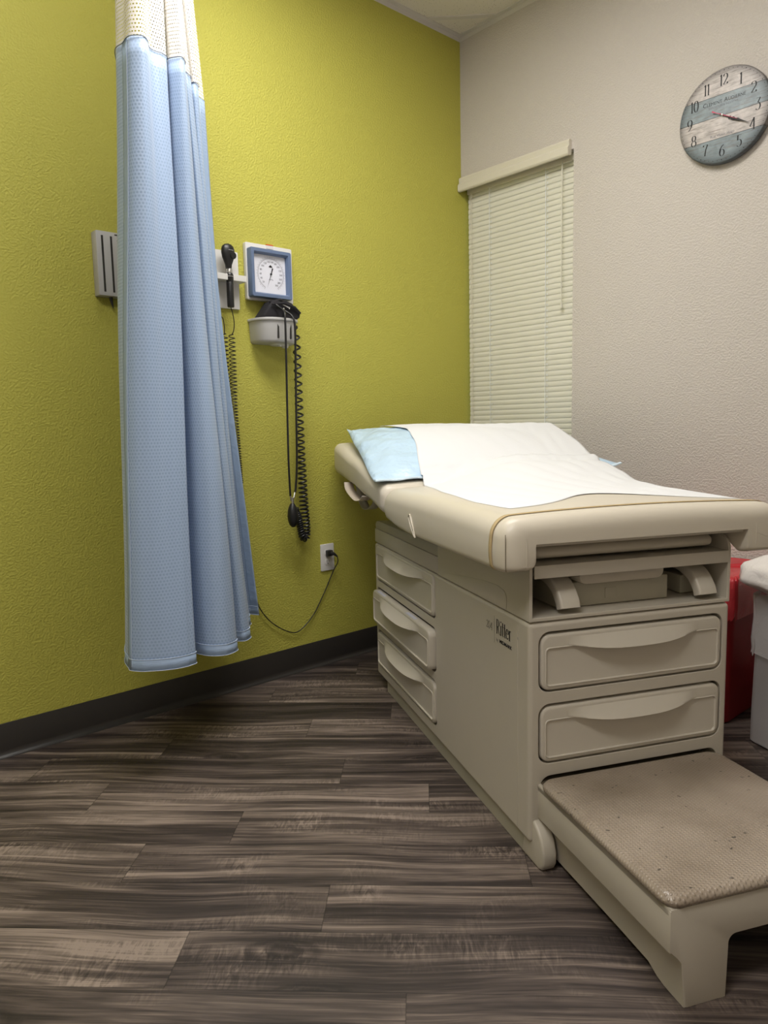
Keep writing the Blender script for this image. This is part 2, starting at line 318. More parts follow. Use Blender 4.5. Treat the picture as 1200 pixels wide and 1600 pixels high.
def clockmat():   # weathered painted boards, object space: x right, y up on the face
    m, nt, b = newmat('weathered_painted_boards')
    tc = N(nt, 'ShaderNodeTexCoord'); sp = N(nt, 'ShaderNodeSeparateXYZ'); nt.links.new(tc.outputs['Object'], sp.inputs[0])
    x, z = sp.outputs[0], sp.outputs[2]
    bn = N(nt, 'ShaderNodeValToRGB'); bn.color_ramp.interpolation = 'CONSTANT'; e = bn.color_ramp.elements
    W = (0.63, 0.58, 0.555, 1); T = (0.285, 0.345, 0.375, 1)
    e[0].position = 0.0; e[0].color = T; e[1].position = 0.265; e[1].color = W
    k = e.new(0.50); k.color = T; k = e.new(0.726); k.color = W
    nt.links.new(mth(nt, 'ADD', mth(nt, 'DIVIDE', z, 0.31), 0.5), bn.inputs[0])
    def nz(sx, sz, det, dist=0.3):
        mp = N(nt, 'ShaderNodeMapping'); mp.inputs['Scale'].default_value = (sx, 1, sz); nt.links.new(tc.outputs['Object'], mp.inputs['Vector'])
        n = N(nt, 'ShaderNodeTexNoise'); setin(n, Scale=1.0, Detail=det, Distortion=dist, Roughness=0.65); nt.links.new(mp.outputs[0], n.inputs['Vector']); return n.outputs['Fac']
    gr = nz(16, 190, 5.0); bl = nz(26, 40, 5.0)
    mr = N(nt, 'ShaderNodeMapRange'); mr.inputs['From Min'].default_value = 0.50; mr.inputs['From Max'].default_value = 0.68
    nt.links.new(gr, mr.inputs['Value'])
    mx = N(nt, 'ShaderNodeMix', data_type='RGBA'); mx.inputs['B'].default_value = (0.20, 0.16, 0.14, 1)
    nt.links.new(mth(nt, 'MULTIPLY', mr.outputs[0], 0.7), mx.inputs['Factor']); nt.links.new(bn.outputs[0], mx.inputs['A'])
    mr2 = N(nt, 'ShaderNodeMapRange'); mr2.inputs['From Min'].default_value = 0.35; mr2.inputs['From Max'].default_value = 0.75
    mr2.inputs['To Min'].default_value = 0.68; mr2.inputs['To Max'].default_value = 1.1; nt.links.new(bl, mr2.inputs['Value'])
    # worn dark rim and board joints
    rr = mth(nt, 'SQRT', mth(nt, 'ADD', mth(nt, 'MULTIPLY', x, x), mth(nt, 'MULTIPLY', z, z)))
    rr = mth(nt, 'ADD', rr, mth(nt, 'MULTIPLY', mth(nt, 'SUBTRACT', bl, 0.5), 0.035))
    rim = N(nt, 'ShaderNodeMapRange'); rim.inputs['From Min'].default_value = 0.128; rim.inputs['From Max'].default_value = 0.157
    rim.inputs['To Min'].default_value = 1.0; rim.inputs['To Max'].default_value = 0.30; nt.links.new(rr, rim.inputs['Value'])
    j = None
    for zz in (-0.0729, 0.0, 0.070):
        dd = mth(nt, 'ABSOLUTE', mth(nt, 'SUBTRACT', z, zz))
        j = dd if j is None else mth(nt, 'MINIMUM', j, dd)
    jm = N(nt, 'ShaderNodeMapRange'); jm.inputs['From Min'].default_value = 0.0005; jm.inputs['From Max'].default_value = 0.0016
    jm.inputs['To Min'].default_value = 0.3; nt.links.new(j, jm.inputs['Value'])
    tot = mth(nt, 'MULTIPLY', mth(nt, 'MULTIPLY', rim.outputs[0], jm.outputs[0]), mr2.outputs[0])
    m2 = N(nt, 'ShaderNodeMix', data_type='RGBA', blend_type='MULTIPLY'); m2.inputs['Factor'].default_value = 1.0
    nt.links.new(mx.outputs['Result'], m2.inputs['A']); nt.links.new(tot, m2.inputs['B'])
    nt.links.new(m2.outputs['Result'], b.inputs['Base Color']); b.inputs['Roughness'].default_value = 0.5
    return m
M['clock'] = clockmat()

# ------------------------------------------------------------------ mesh helpers
def mk(name, verts, faces, mat=None, parent=None, smooth=None, uvs=None):
    me = bpy.data.meshes.new(name); me.from_pydata([tuple(v) for v in verts], [], faces); me.update()
    if mat is not None: me.materials.append(mat)
    if uvs is not None:
        lay = me.uv_layers.new(name='UVMap')
        for lp in me.loops: lay.data[lp.index].uv = uvs[lp.vertex_index]
    if smooth is not None:
        for p in me.polygons: p.use_smooth = True
        me.set_sharp_from_angle(angle=math.radians(smooth))
    o = bpy.data.objects.new(name, me); COL.objects.link(o)
    if parent is not None: o.parent = parent
    return o
class MB:
    def __init__(s): s.v = []; s.f = []
    def add(s, vs, fs):
        o = len(s.v); s.v += [tuple(v) for v in vs]; s.f += [tuple(i+o for i in f) for f in fs]; return s
    def box(s, x0, x1, y0, y1, z0, z1, bev=0.0, seg=2):
        bm = bmesh.new(); bmesh.ops.create_cube(bm, size=1.0)
        for v in bm.verts: v.co = Vector((x0+(v.co.x+.5)*(x1-x0), y0+(v.co.y+.5)*(y1-y0), z0+(v.co.z+.5)*(z1-z0)))
        if bev > 0: bmesh.ops.bevel(bm, geom=bm.edges[:], offset=bev, segments=seg, affect='EDGES', profile=0.5)
        s.frombm(bm); return s
    def frombm(s, bm):
        bm.verts.index_update(); s.add([v.co[:] for v in bm.verts], [[v.index for v in f.verts] for f in bm.faces]); bm.free()
    def prism(s, pts, a, b, axis=2, bev=0.0, seg=2):
        """polygon pts (2D) extruded from a to b along axis; 2D order is the remaining axes in x,y,z order"""
        bm = bmesh.new()
        def P(p, h):
            return {0: (h, p[0], p[1]), 1: (p[0], h, p[1]), 2: (p[0], p[1], h)}[axis]
        A = [bm.verts.new(P(p, a)) for p in pts]; B = [bm.verts.new(P(p, b)) for p in pts]
        n = len(pts); fa = bm.faces.new(A[::-1]); fb = bm.faces.new(B)
        for i in range(n): bm.faces.new((A[i], A[(i+1) % n], B[(i+1) % n], B[i]))
        bmesh.ops.recalc_face_normals(bm, faces=bm.faces[:])
        if bev > 0:
            es = set(fa.edges[:])|set(fb.edges[:])
            bmesh.ops.bevel(bm, geom=list(es), offset=bev, segments=seg, affect='EDGES', profile=0.5)
        s.frombm(bm); return s
    def loft(s, rings, closed=True, cap0=True, cap1=True):
        n = len(rings[0]); o = len(s.v)
        for r in rings: s.v += [tuple(p) for p in r]
        m = n if closed else n-1
        for k in range(len(rings)-1):
            for i in range(m):
                j = (i+1) % n; s.f.append((o+k*n+i, o+k*n+j, o+(k+1)*n+j, o+(k+1)*n+i))
        if closed and cap0: s.f.append(tuple(o+i for i in range(n))[::-1])
        if closed and cap1: s.f.append(tuple(o+(len(rings)-1)*n+i for i in range(n)))
        return s
    def tube(s, path, r, n=10, cap=True, flat=1.0):
        path = [Vector(p) for p in path]; rings = []
        up = Vector((0.123, 0.456, 0.88)).normalized()
        for i, p in enumerate(path):
            t = (path[min(i+1, len(path)-1)]-path[max(i-1, 0)]).normalized()
            a = up-t*up.dot(t)
            if a.length < 1e-4: a = t.orthogonal()
            a.normalize(); up = a; b = t.cross(a)
            rr = r[i] if isinstance(r, (list, tuple)) else r
            rings.append([p+a*math.cos(2*PI*k/n)*rr*flat+b*math.sin(2*PI*k/n)*rr for k in range(n)])
        return s.loft(rings, True, cap, cap)
    def lathe(s, prof, c=(0, 0, 0), n=32, axis=2):
        rings = []
        for r, h in prof:
            ring = []
            for k in range(n):
                a = 2*PI*k/n; x, y = r*math.cos(a), r*math.sin(a)
                p = {2: (x, y, h), 1: (x, h, -y), 0: (h, x, y)}[axis]
                ring.append((p[0]+c[0], p[1]+c[1], p[2]+c[2]))
            rings.append(ring)
        return s.loft(rings)
    def build(s, name, mat, parent=None, smooth=40, off=(0, 0, 0), uvs=None, fix=True):
        vs = [(x-off[0], y-off[1], z-off[2]) for x, y, z in s.v]
        o = mk(name, vs, s.f, mat, parent, smooth, uvs)
        if fix and uvs is None:
            bm = bmesh.new(); bm.from_mesh(o.data); bmesh.ops.recalc_face_normals(bm, faces=bm.faces[:]); bm.to_mesh(o.data); bm.free()
        return o
def rrect(x0, x1, y0, y1, r, n=6):
    r = min(r, (x1-x0)*0.499, (y1-y0)*0.499)
    pts = []
    for cx, cy, a0 in ((x1-r, y1-r, 0), (x0+r, y1-r, 90), (x0+r, y0+r, 180), (x1-r, y0+r, 270)):
        for k in range(n+1):
            a = math.radians(a0+90*k/n); pts.append((cx+r*math.cos(a), cy+r*math.sin(a)))
    return pts
def cr(pts, sub=8):
    """Catmull-Rom through points of any dimension"""
    P = [tuple(p) for p in pts]; out = []
    for i in range(len(P)-1):
        p0, p1, p2, p3 = P[max(i-1, 0)], P[i], P[i+1], P[min(i+2, len(P)-1)]
        for k in range(sub):
            t = k/sub
            out.append(tuple(0.5*((2*b)+(c-a)*t+(2*a-5*b+4*c-d)*t*t+(-a+3*b-3*c+d)*t**3) for a, b, c, d in zip(p0, p1, p2, p3)))
    out.append(P[-1]); return out
def interp(tab, x):
    if x <= tab[0][0]: return tab[0][1]
    for (a, va), (b, vb) in zip(tab, tab[1:]):
        if x <= b:
            t = (x-a)/(b-a); t = t*t*(3-2*t)*0.5+t*0.5; return va+(vb-va)*t
    return tab[-1][1]
def sstep(a, b, x):
    t = max(0, min(1, (x-a)/(b-a))); return t*t*(3-2*t)
def empty(name, label, cat, loc=(0, 0, 0), rot=(0, 0, 0), group=None):
    o = bpy.data.objects.new(name, None); COL.objects.link(o); o.location = loc; o.rotation_euler = rot
    o.empty_display_size = 0.1; o['label'] = label; o['category'] = cat
    if group: o['group'] = group
    return o
def struct(o): o['kind'] = 'structure'; return o
def boolean(o, cutters, bev=0.0, seg=3):
    """cut meshes out of o, then round the remaining edges; result is baked into o's mesh"""
    cs = []
    for c in cutters:
        c.hide_render = True; cs.append(c)
        md = o.modifiers.new('cut', 'BOOLEAN'); md.operation = 'DIFFERENCE'; md.solver = 'EXACT'; md.object = c
    if bev > 0:
        md = o.modifiers.new('round', 'BEVEL'); md.width = bev; md.segments = seg; md.limit_method = 'ANGLE'; md.angle_limit = math.radians(35)
    dg = bpy.context.evaluated_depsgraph_get(); dg.update()
    me = bpy.data.meshes.new_from_object(o.evaluated_get(dg))
    o.modifiers.clear(); o.data = me
    for p in me.polygons: p.use_smooth = True
    me.set_sharp_from_angle(angle=math.radians(35))
    wm = o.modifiers.new('normals', 'WEIGHTED_NORMAL'); wm.mode = 'FACE_AREA'; wm.weight = 50; wm.keep_sharp = True
    for c in cs: bpy.data.objects.remove(c, do_unlink=True)
    return o
# lettering: pen strokes thick when vertical, thin when horizontal (old-style numerals)
def arc(cx, cy, rx, ry, a0, a1, n=18):
    return [(cx+rx*math.cos(math.radians(a0+(a1-a0)*k/n)), cy+ry*math.sin(math.radians(a0+(a1-a0)*k/n))) for k in range(n+1)]
GLY = {
 '0': (0.56, [arc(.28, .5, .24, .5, 90, 450, 30)]),
 '1': (0.30, [[(.15, 1), (.15, 0)], [(.03, .86), (.15, .97)], [(.03, 0), (.27, 0)]]),
 '2': (0.55, [arc(.27, .72, .22, .27, 170, -40)+[(.06, .05)], [(.06, .04), (.5, .04)], [(.5, .04), (.5, .2)]]),
 '3': (0.52, [[(.08, 1), (.46, 1)], [(.46, 1), (.22, .6)], arc(.23, .3, .23, .31, 95, -140)]),
 '4': (0.56, [[(.40, 1), (.40, 0)], [(.40, 1), (.03, .3)], [(.03, .28), (.54, .28)], [(.28, 0), (.52, 0)]]),
 '5': (0.52, [[(.12, 1), (.46, 1)], [(.12, 1), (.10, .56)], arc(.23, .3, .24, .31, 120, -140)]),
 '6': (0.54, [arc(.28, .3, .22, .3, 90, 450, 28), [(.06, .3), (.10, .62), (.24, .86), (.44, 1)]]),
 '7': (0.52, [[(.06, 1), (.48, 1)], [(.06, 1), (.06, .86)], [(.48, 1), (.30, .55), (.22, 0)]]),
 '8': (0.54, [arc(.27, .75, .18, .25, 90, 450, 24), arc(.27, .26, .23, .26, 90, 450, 26)]),
 '9': (0.54, [arc(.26, .7, .22, .3, 90, 450, 28), [(.48, .7), (.44, .38), (.30, .14), (.10, 0)]]),
 'R': (0.62, [[(.12, 1), (.12, 0)], [(.02, 1), (.26, 1)], arc(.26, .76, .21, .24, 90, -90), [(.12, .52), (.26, .52)], [(.28, .52), (.44, .12), (.56, .0), (.64, .03)], [(.02, 0), (.22, 0)]]),
 'i': (0.26, [[(.13, .68), (.13, 0)], [(.03, .66), (.13, .68)], [(.04, 0), (.22, 0)], [(.13, .9), (.13, .99)]]),
 't': (0.30, [[(.13, .95), (.13, .08), (.2, 0), (.29, .06)], [(.0, .68), (.28, .68)]]),
 'e': (0.44, [[(.05, .38), (.39, .38)], arc(.22, .36, .18, .34, 5, 320)]),
 'r': (0.38, [[(.12, .68), (.12, 0)], [(.02, .66), (.12, .68)], [(.02, 0), (.24, 0)], arc(.27, .44, .15, .24, 165, 60)]),
}
def pen(mb, stroke, ox, oy, sx, sy, thick, thin, place):
    P = [Vector((ox+p[0]*sx, oy+p[1]*sy)) for p in stroke]; L, R = [], []
    for i, p in enumerate(P):
        t = (P[min(i+1, len(P)-1)]-P[max(i-1, 0)])
        if t.length < 1e-9: t = Vector((0, 1))
        t.normalize(); nrm = Vector((-t.y, t.x)); w = (thin+(thick-thin)*abs(t.y)**2.2)/2
        L.append(place(p+nrm*w)); R.append(place(p-nrm*w))
    n = len(P); mb.add(L+R, [(i, i+1, n+i+1, n+i) for i in range(n-1)])
def penword(mb, word, x, y, h, place, wx=1.0, thick=.12, thin=.03, gap=.06, center=False):
    tot = sum(GLY[c][0]*wx*h+gap*h for c in word)-gap*h
    if center: x -= tot/2
    for c in word:
        wd, st = GLY[c]
        for s_ in st: pen(mb, s_, x, y, h*wx, h, h*thick, h*thin, place)
        x += wd*wx*h+gap*h
    return x
def textmesh(txt, size, place, name, mat, parent, align='LEFT', xs=1.0, bold=0.0, spacing=1.0):
    cu = bpy.data.curves.new('txt', 'FONT'); cu.body = txt; cu.size = size; cu.align_x = align; cu.offset = bold; cu.space_character = spacing
    cu.resolution_u = 3; t = bpy.data.objects.new('txt', cu); COL.objects.link(t)
    dg = bpy.context.evaluated_depsgraph_get(); dg.update()
    me = bpy.data.meshes.new_from_object(t.evaluated_get(dg))
    vs = [place(Vector((v.co.x*xs, v.co.y))) for v in me.vertices]; fs = [tuple(p.vertices) for p in me.polygons]
    bpy.data.objects.remove(t, do_unlink=True); bpy.data.curves.remove(cu); bpy.data.meshes.remove(me)
    return mk(name, vs, fs, mat, parent)

# ------------------------------------------------------------------ room shell
XR, YN = 3.35, -4.3         # right and near walls (outside the picture)
T = 0.14
WX1, WZ0, WZ1 = 0.622, 0.74, 2.12   # window opening in the back wall, starting at the corner
struct(MB().box(-T, XR+T, YN-T, T, -0.08, 0).build('floor', M['floor'], smooth=None))
struct(MB().box(-T, XR+T, YN-T, T+0.1, CEIL, CEIL+0.08).build('ceiling', M['ceil'], smooth=None))
struct(MB().box(-T, 0, YN-T, T, 0, CEIL).build('wall_left', M['green'], smooth=None))
mb = MB()
mb.box(WX1, XR+T, 0, T, 0, CEIL); mb.box(0, WX1, 0, T, 0, WZ0); mb.box(0, WX1, 0, T, WZ1, CEIL)
struct(mb.build('wall_back', M['beige'], smooth=None))
struct(MB().box(XR, XR+T, YN-T, 0, 0, CEIL).build('wall_right', M['beige'], smooth=None))
struct(MB().box(0, XR, YN-T, YN, 0, CEIL).build('wall_near', M['beige'], smooth=None))
# cove base with its curled toe
def cove(name, pts_of, a, b):
    prof = [(0, 0.0), (0.0175, 0.0), (0.0165, 0.003), (0.010, 0.0065), (0.0055, 0.013), (0.0035, 0.022), (0.003, 0.105), (0.0015, 0.1075), (0, 0.1075)]
    r0 = [pts_of(d, h, a) for d, h in prof]; r1 = [pts_of(d, h, b) for d, h in prof]
    return struct(MB().loft([r0, r1]).build(name, M['base'], smooth=50))
cove('baseboard_left', lambda d, h, s: (d, s, h), YN, -0.0005)
cove('baseboard_back', lambda d, h, s: (s, -d, h), 0.018, XR)
# ceiling wall angle and grid bars laid diagonally to the walls
struct(MB().box(0, 0.022, YN, 0, CEIL-0.003, CEIL+0.001).box(0, 0.0015, YN, 0, CEIL-0.022, CEIL).box(0.022, XR, -0.022, 0, CEIL-0.003, CEIL+0.001)
       .box(0.0015, XR, -0.0015, 0, CEIL-0.022, CEIL).build('trim_1', M['trimgrey'], smooth=None))
mb = MB()
d1 = Vector((1, 1, 0)).normalized(); d2 = Vector((1, -1, 0)).normalized()
def bar(c, d, L):
    d = d.normalized(); n = Vector((-d.y, d.x, 0)); z0, z1 = CEIL-0.0045, CEIL+0.001; w_ = 0.012
    vs = []
    for s_ in (-L/2, L/2):
        for a_ in (-w_, w_):
            for z_ in (z0, z1):
                p = Vector(c)+d*s_+n*a_; vs.append((p.x, p.y, z_))
    mb.add(vs, [(0, 1, 3, 2), (4, 6, 7, 5), (0, 2, 6, 4), (1, 5, 7, 3), (0, 4, 5, 1), (2, 3, 7, 6)])
def clipbar(P, d):
    # clip an infinite line to the room
    ts = []
    for ax, lim in ((0, 0.02), (0, XR), (1, YN), (1, -0.02)):
        if abs(d[ax]) > 1e-6:
            t = (lim-P[ax])/d[ax]; q = P+d*t
            if -1e-6 <= q.x <= XR+1e-6 and YN-1e-6 <= q.y <= 1e-6: ts.append(t)
    if len(ts) >= 2:
        a, b_ = min(ts), max(ts)
        if b_-a > 0.05: bar(P+d*(a+b_)/2, d, b_-a)
for k in range(0, 10): clipbar(Vector((0.0, -0.245-k*0.862, 0)), d1)
for k in range(-8, 9): clipbar(Vector((1.2+0.435+k*0.862, -1.2, 0)), d2)
struct(mb.build('trim_2', M['trimgrey'], smooth=None))
# ceiling light panels, laid with the diagonal grid
for i, ((lx, ly), pw) in enumerate(LIGHTS):
    lt = empty('ceiling_light', 'square-edged ceiling light panel '+('above the privacy curtain side of the room' if i == 0 else 'above the footstep end of the exam table'),
               'ceiling light', (lx, ly, CEIL), (0, 0, math.radians(45 if i == 0 else 45)), None)
    MB().box(-0.61, 0.61, -0.305, 0.305, -0.012, -0.0002).build('frame', M['trimgrey'], lt, smooth=None)
    MB().box(-0.58, 0.58, -0.275, 0.275, -0.016, -0.0122).build('diffuser', emis('lamp_diffuser_panel', pw), lt, smooth=None)

# ------------------------------------------------------------------ window and blind
wn = empty('window_1', '', ''); del wn['label']; del wn['category']; struct(wn); wn.location = (0.31, 0.1, WZ0)
mb = MB()
for a, b_, c, d in ((0, 0.03, WZ0, WZ1), (WX1-0.03, WX1, WZ0, WZ1), (0.03, WX1-0.03, WZ0, WZ0+0.03), (0.03, WX1-0.03, WZ1-0.03, WZ1)):
    mb.box(a, b_, 0.095, 0.135, c, d)
mb.build('window_frame', M['white_plastic'], wn, None, off=(0.31, 0.1, WZ0))
MB().box(0.03, WX1-0.03, 0.112, 0.116, WZ0+0.03, WZ1-0.03).build('pane', M['glass'], wn, None, off=(0.31, 0.1, WZ0))
MB().box(0.001, WX1-0.001, -0.015, 0.09, WZ0-0.001, WZ0+0.016, 0.003).build('window_sill', M['valance'], wn, 40, off=(0.31, 0.1, WZ0))

bo = (0.31, 0.04, WZ0+0.016)
bl = empty('window_blind', 'cream horizontal slat blind closed over the narrow corner window', 'window blind', bo)
mb = MB(); PITCH = 0.0233; z = 2.085; X0, X1 = 0.012, 0.606
while z > WZ0+0.05:
    tilt = math.radians(79); ring0, ring1 = [], []
    prof = []
    for k in range(7):
        s_ = (k/6-0.5)*0.0280; sag = 0.0036*(1-(2*k/6-1)**2)
        dy = -(s_*math.cos(tilt))-sag*math.sin(tilt); dz = -s_*math.sin(tilt)*-1+sag*math.cos(tilt)
        prof.append((0.042-dy if False else 0.042+s_*math.cos(tilt)-sag*math.sin(tilt), z+s_*math.sin(tilt)+sag*math.cos(tilt)))
    back = [(y+0.0005, zz+0.0002) for y, zz in prof[::-1]]
    jx = random.uniform(-0.0012, 0.0012)
    r = prof+back
    mb.loft([[(X0+jx, y, zz) for y, zz in r], [(X1+jx, y, zz) for y, zz in r]])
    z -= PITCH
mb.build('slats', M['blind'], bl, 60, off=bo)
MB().box(X0, X1, 0.028, 0.056, 2.088, 2.118, 0.002).build('head_rail', M['valance'], bl, off=bo)
MB().box(X0, X1, 0.032, 0.052, WZ0+0.022, WZ0+0.040, 0.002).build('bottom_rail', M['valance'], bl, off=bo)
# stepped valance over the opening
prof = [(-0.0005, 2.158), (-0.016, 2.158), (-0.020, 2.150), (-0.018, 2.134), (-0.022, 2.130), (-0.028, 2.122), (-0.028, 2.100), (-0.024, 2.094), (-0.012, 2.094), (-0.0005, 2.100)]
MB().loft([[(0.0035, y, zz) for y, zz in prof], [(0.612, y, zz) for y, zz in prof]]).build('valance', M['valance'], bl, 30, off=bo)
for x in (0.150, 0.465):
    MB().tube([(x, 0.026, 2.09), (x, 0.026, WZ0+0.03)], 0.0011, 6).build('ladder_cord', M['thread'], bl, off=bo)
    mbk = MB(); zz = 2.08
    while zz > WZ0+0.06:
        mbk.box(x+0.006, x+0.0085, 0.0285, 0.0295, zz-0.009, zz-0.001); zz -= PITCH
    mbk.build('ladder_tape', M['thread'], bl, None, off=bo)
MB().tube([(0.552, 0.020, 2.095), (0.552, 0.018, 1.60), (0.553, 0.018, 1.515)], [0.0026]*3, 8).tube([(0.553, 0.018, 1.515), (0.553, 0.018, 1.49)], [0.0045, 0.0055], 8).build('tilt_wand', M['blind'], bl, off=bo)
MB().tube([(0.040, 0.022, 2.095), (0.041, 0.021, 0.95)], 0.0011, 6).tube([(0.047, 0.022, 2.095), (0.047, 0.021, 0.95)], 0.0011, 6).build('lift_cord', M['valance'], bl, off=bo)

# ------------------------------------------------------------------ exam table, in its own frame (x = across, y = towards the head)
TA = math.atan2(0.90441047, 0.42666345)
UC, TC = -0.394, -1.30
Uv = Vector((0.42666345, 0.90441047, 0)); Tv = Vector((-0.90441047, 0.42666345, 0))
tbase = Uv*UC+Tv*TC
OFF = (UC, TC, 0)
tab = empty('exam_table', 'putty coloured medical exam table with padded cream top, side drawers and pull-out step', 'exam table', tbase, (0, 0, TA))
UL, UR = -0.662, -0.126
FT, BK = -1.940, -0.695
def tb(mb, name, mat, parent=tab, smooth=40, **k): return mb.build(name, mat, parent, smooth, off=OFF, **k)

# main shell with drawer bays and the step bay cut out
shell = tb(MB().box(UL, UR, FT, BK, 0.048, 0.562, 0.011, 4), 'body_shell', M['shell'])
FD = [(-0.633, -0.150, 0.404, 0.533), (-0.633, -0.150, 0.236, 0.366)]
SD = [(-1.345, -0.722, 0.428, 0.578-0.006), (-1.345, -0.722, 0.262, 0.392), (-1.345, -0.722, 0.092, 0.226)]
cut = []
for a, b_, c, d in FD:
    cut.append(tb(MB().prism(rrect(a-0.0055, b_+0.0045, c-0.004, d+0.0065, 0.027), FT-0.05, FT+0.06, 1), 'cut', None))
for a, b_, c, d in SD:
    d = min(d, 0.552)
    cut.append(tb(MB().prism(rrect(a-0.006, b_+0.006, c-0.006, d+0.004, 0.022), UL-0.05, UL+0.05, 0), 'cut', None))
cut.append(tb(MB().prism(rrect(-0.634, -0.152, -0.2, 0.203, 0.026), FT-0.05, -1.46, 1), 'cut', None))
boolean(shell, cut, 0.0065, 3)
mb = MB()
mb.box(-0.650, -0.636, -1.962, -0.785, 0.0, 0.052, 0.0015); mb.box(-0.152, -0.138, -1.962, -0.785, 0.0, 0.052, 0.0015); mb.box(-0.632, -0.156, -0.80, -0.785, 0.0, 0.052)
tb(mb, 'plinth', M['plinth'], smooth=None)
# bulged front feet
side = [(-1.885, 0.0), (-1.90, 0.06), (-1.928, 0.100), (-1.943, 0.103), (-1.963, 0.091), (-1.980, 0.072), (-1.990, 0.046), (-1.989, 0.020), (-1.980, 0.005), (-1.968, 0.0)]
for a, b_ in ((-0.653, -0.618), (-0.170, -0.135)):
    tb(MB().prism(side, a, b_, 0, bev=0.006, seg=3), 'foot', M['shell'])
mb = MB()   # dark filling for shade in the bays, never built
mb.box(UL+0.052, UR-0.01, FT+0.062, BK-0.02, 0.21, 0.55)
# upper band of the body: compartment for the stirrups, closed behind
up = tb(MB().prism([(FT+0.001, 0.5645), (FT+0.001, 0.690)]+[(FT+0.001+0.034*(1-math.cos(math.radians(a))), 0.6925+0.034*math.sin(math.radians(a))) for a in range(10, 91, 10)]+[(-1.372, 0.7265), (-1.372, 0.5645)], UL+0.001, UR-0.001, 0), 'upper_housing', M['shell'])
cut = [tb(MB().box(UL+0.009, UR-0.009, FT-0.05, -1.50, 0.573, 0.80), 'cut', None)]
boolean(up, cut, 0.0015, 2)
tb(MB().box(UL+0.001, UR-0.001, -1.371, BK-0.002, 0.5645, 0.6175, 0.004), 'rear_deck', M['shell'])
tb(MB().prism([(-1.369, 0.6185), (-0.707, 0.6185), (-0.702, 0.632), (-0.715, 0.645), (-0.74, 0.650), (-1.369, 0.650)], UL+0.002, UR-0.002, 0, bev=0.003), 'rear_cap', M['plinth'])
# raised contour panel on the side of the upper band
pl = [(-1.41, 0.5665), (-1.826, 0.5665), (-1.829, 0.585), (-1.826, 0.602), (-1.815, 0.611), (-1.78, 0.616), (-1.70, 0.613), (-1.55, 0.597), (-1.44, 0.582)]
tb(MB().prism(pl, UL-0.0006, UL+0.0005, 0, bev=0.0005, seg=2), 'side_relief', M['shell'])
tb(MB().tube([(UL-0.0002, -1.884, 0.06), (UL-0.0002, -1.884, 0.545)], 0.0009, 6), 'corner_ridge', M['shell'])

def drawer(name, along, fixed, out, a, b_, c, d, handle_depth=0.030):
    """front face spanned by (a..b_) x (c..d); along='u' faces the foot end, 't' faces the long side"""
    if along == 'u': P = lambda s_, h, dep: (s_, fixed-dep, h)
    else: P = lambda s_, h, dep: (fixed-dep, s_, h)
    r0 = 0.022; th = 0.028
    def ring(i, dep, r=None):
        r = r0-i*0.6 if r is None else r
        return [P(p[0], p[1], dep) for p in rrect(a+i, b_-i, c+i, d-i, max(r, 0.004), 7)]
    w_ = b_-a; h_ = d-c
    pt = d-h_*0.235; bi = 0.011
    def inner(i, dep):
        return [P(p[0], p[1], dep) for p in rrect(a+bi+i, b_-bi-i, c+bi+i, pt-i, 0.010, 7)]
    mb = MB()
    mb.loft([ring(0.002, out-th), ring(0, out-th+0.002), ring(0, out-0.007), ring(0.0012, out-0.0025), ring(0.004, out-0.0004), ring(0.0065, out),
             inner(-0.0016, out), inner(0, out+0.0020), inner(0.0009, out+0.0014), inner(0.0022, out-0.0022), inner(0.004, out-0.0024)])
    o = tb(mb, name, M['drawer'], smooth=30)
    # crescent pull: sheet swelling outward from the top rail
    hb = MB(); rows = []
    ns = 36; s0, s1 = a+w_*0.14, b_-w_*0.14
    for k in range(ns+1):
        x = k/ns; e = max(0.0, 1-(2*x-1)**2); e1 = sstep(0, 1, e)*0.55+e*0.45
        sx = s0+(s1-s0)*x; top = d-0.0095; low = pt+0.0015-0.0105*e1
        dp = handle_depth*e1
        prof = []
        for q in range(7):
            f = q/6; hh = top+(low-top)*f
            prof.append(P(sx, hh, out+0.0003+dp*(f**1.1)))
        prof.append(P(sx, low-0.0018*e1, out+0.0003+dp*0.96)); prof.append(P(sx, low-0.0018*e1, out+dp*0.82))
        for q in range(1, 5):
            f = q/4; prof.append(P(sx, low+(0.010*e1)*f, out+dp*0.82*(1-f)-0.0025*f))
        rows.append(prof)
    hb.loft(rows, closed=False)
    hd = tb(hb, 'handle', M['drawer'], parent=o, smooth=60)
    return o
for (a, b_, c, d) in FD: drawer('drawer', 'u', FT, 0.002, a, b_, c, d)
for i, (a, b_, c, d) in enumerate(SD):
    dd = d-0.015 if i == 0 else d-0.004
    dr = drawer('drawer', 't', UL, (0.004, 0.020, 0.006)[i], a, b_, c, dd)
    if i == 1:
        [tb(MB().box(UL-0.017, UL-0.004, y_, y_+0.09, d-0.0045, d-0.0034), 'sticker', M['label'], parent=dr, smooth=None) for y_ in (-0.86, -1.20)]
# dark sheets added inside the drawer bays stand in for shade in the gaps
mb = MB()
for a, b_, c, d in FD: tb(MB().box(a-0.004, b_+0.004, FT+0.054, FT+0.058, c-0.004, d+0.004), 'bay_shade', M['dark'], smooth=None)
for a, b_, c, d in SD: tb(MB().box(UL+0.044, UL+0.048, a-0.005, b_+0.005, c-0.005, min(d, 0.551)+0.003), 'bay_shade', M['dark'], smooth=None)

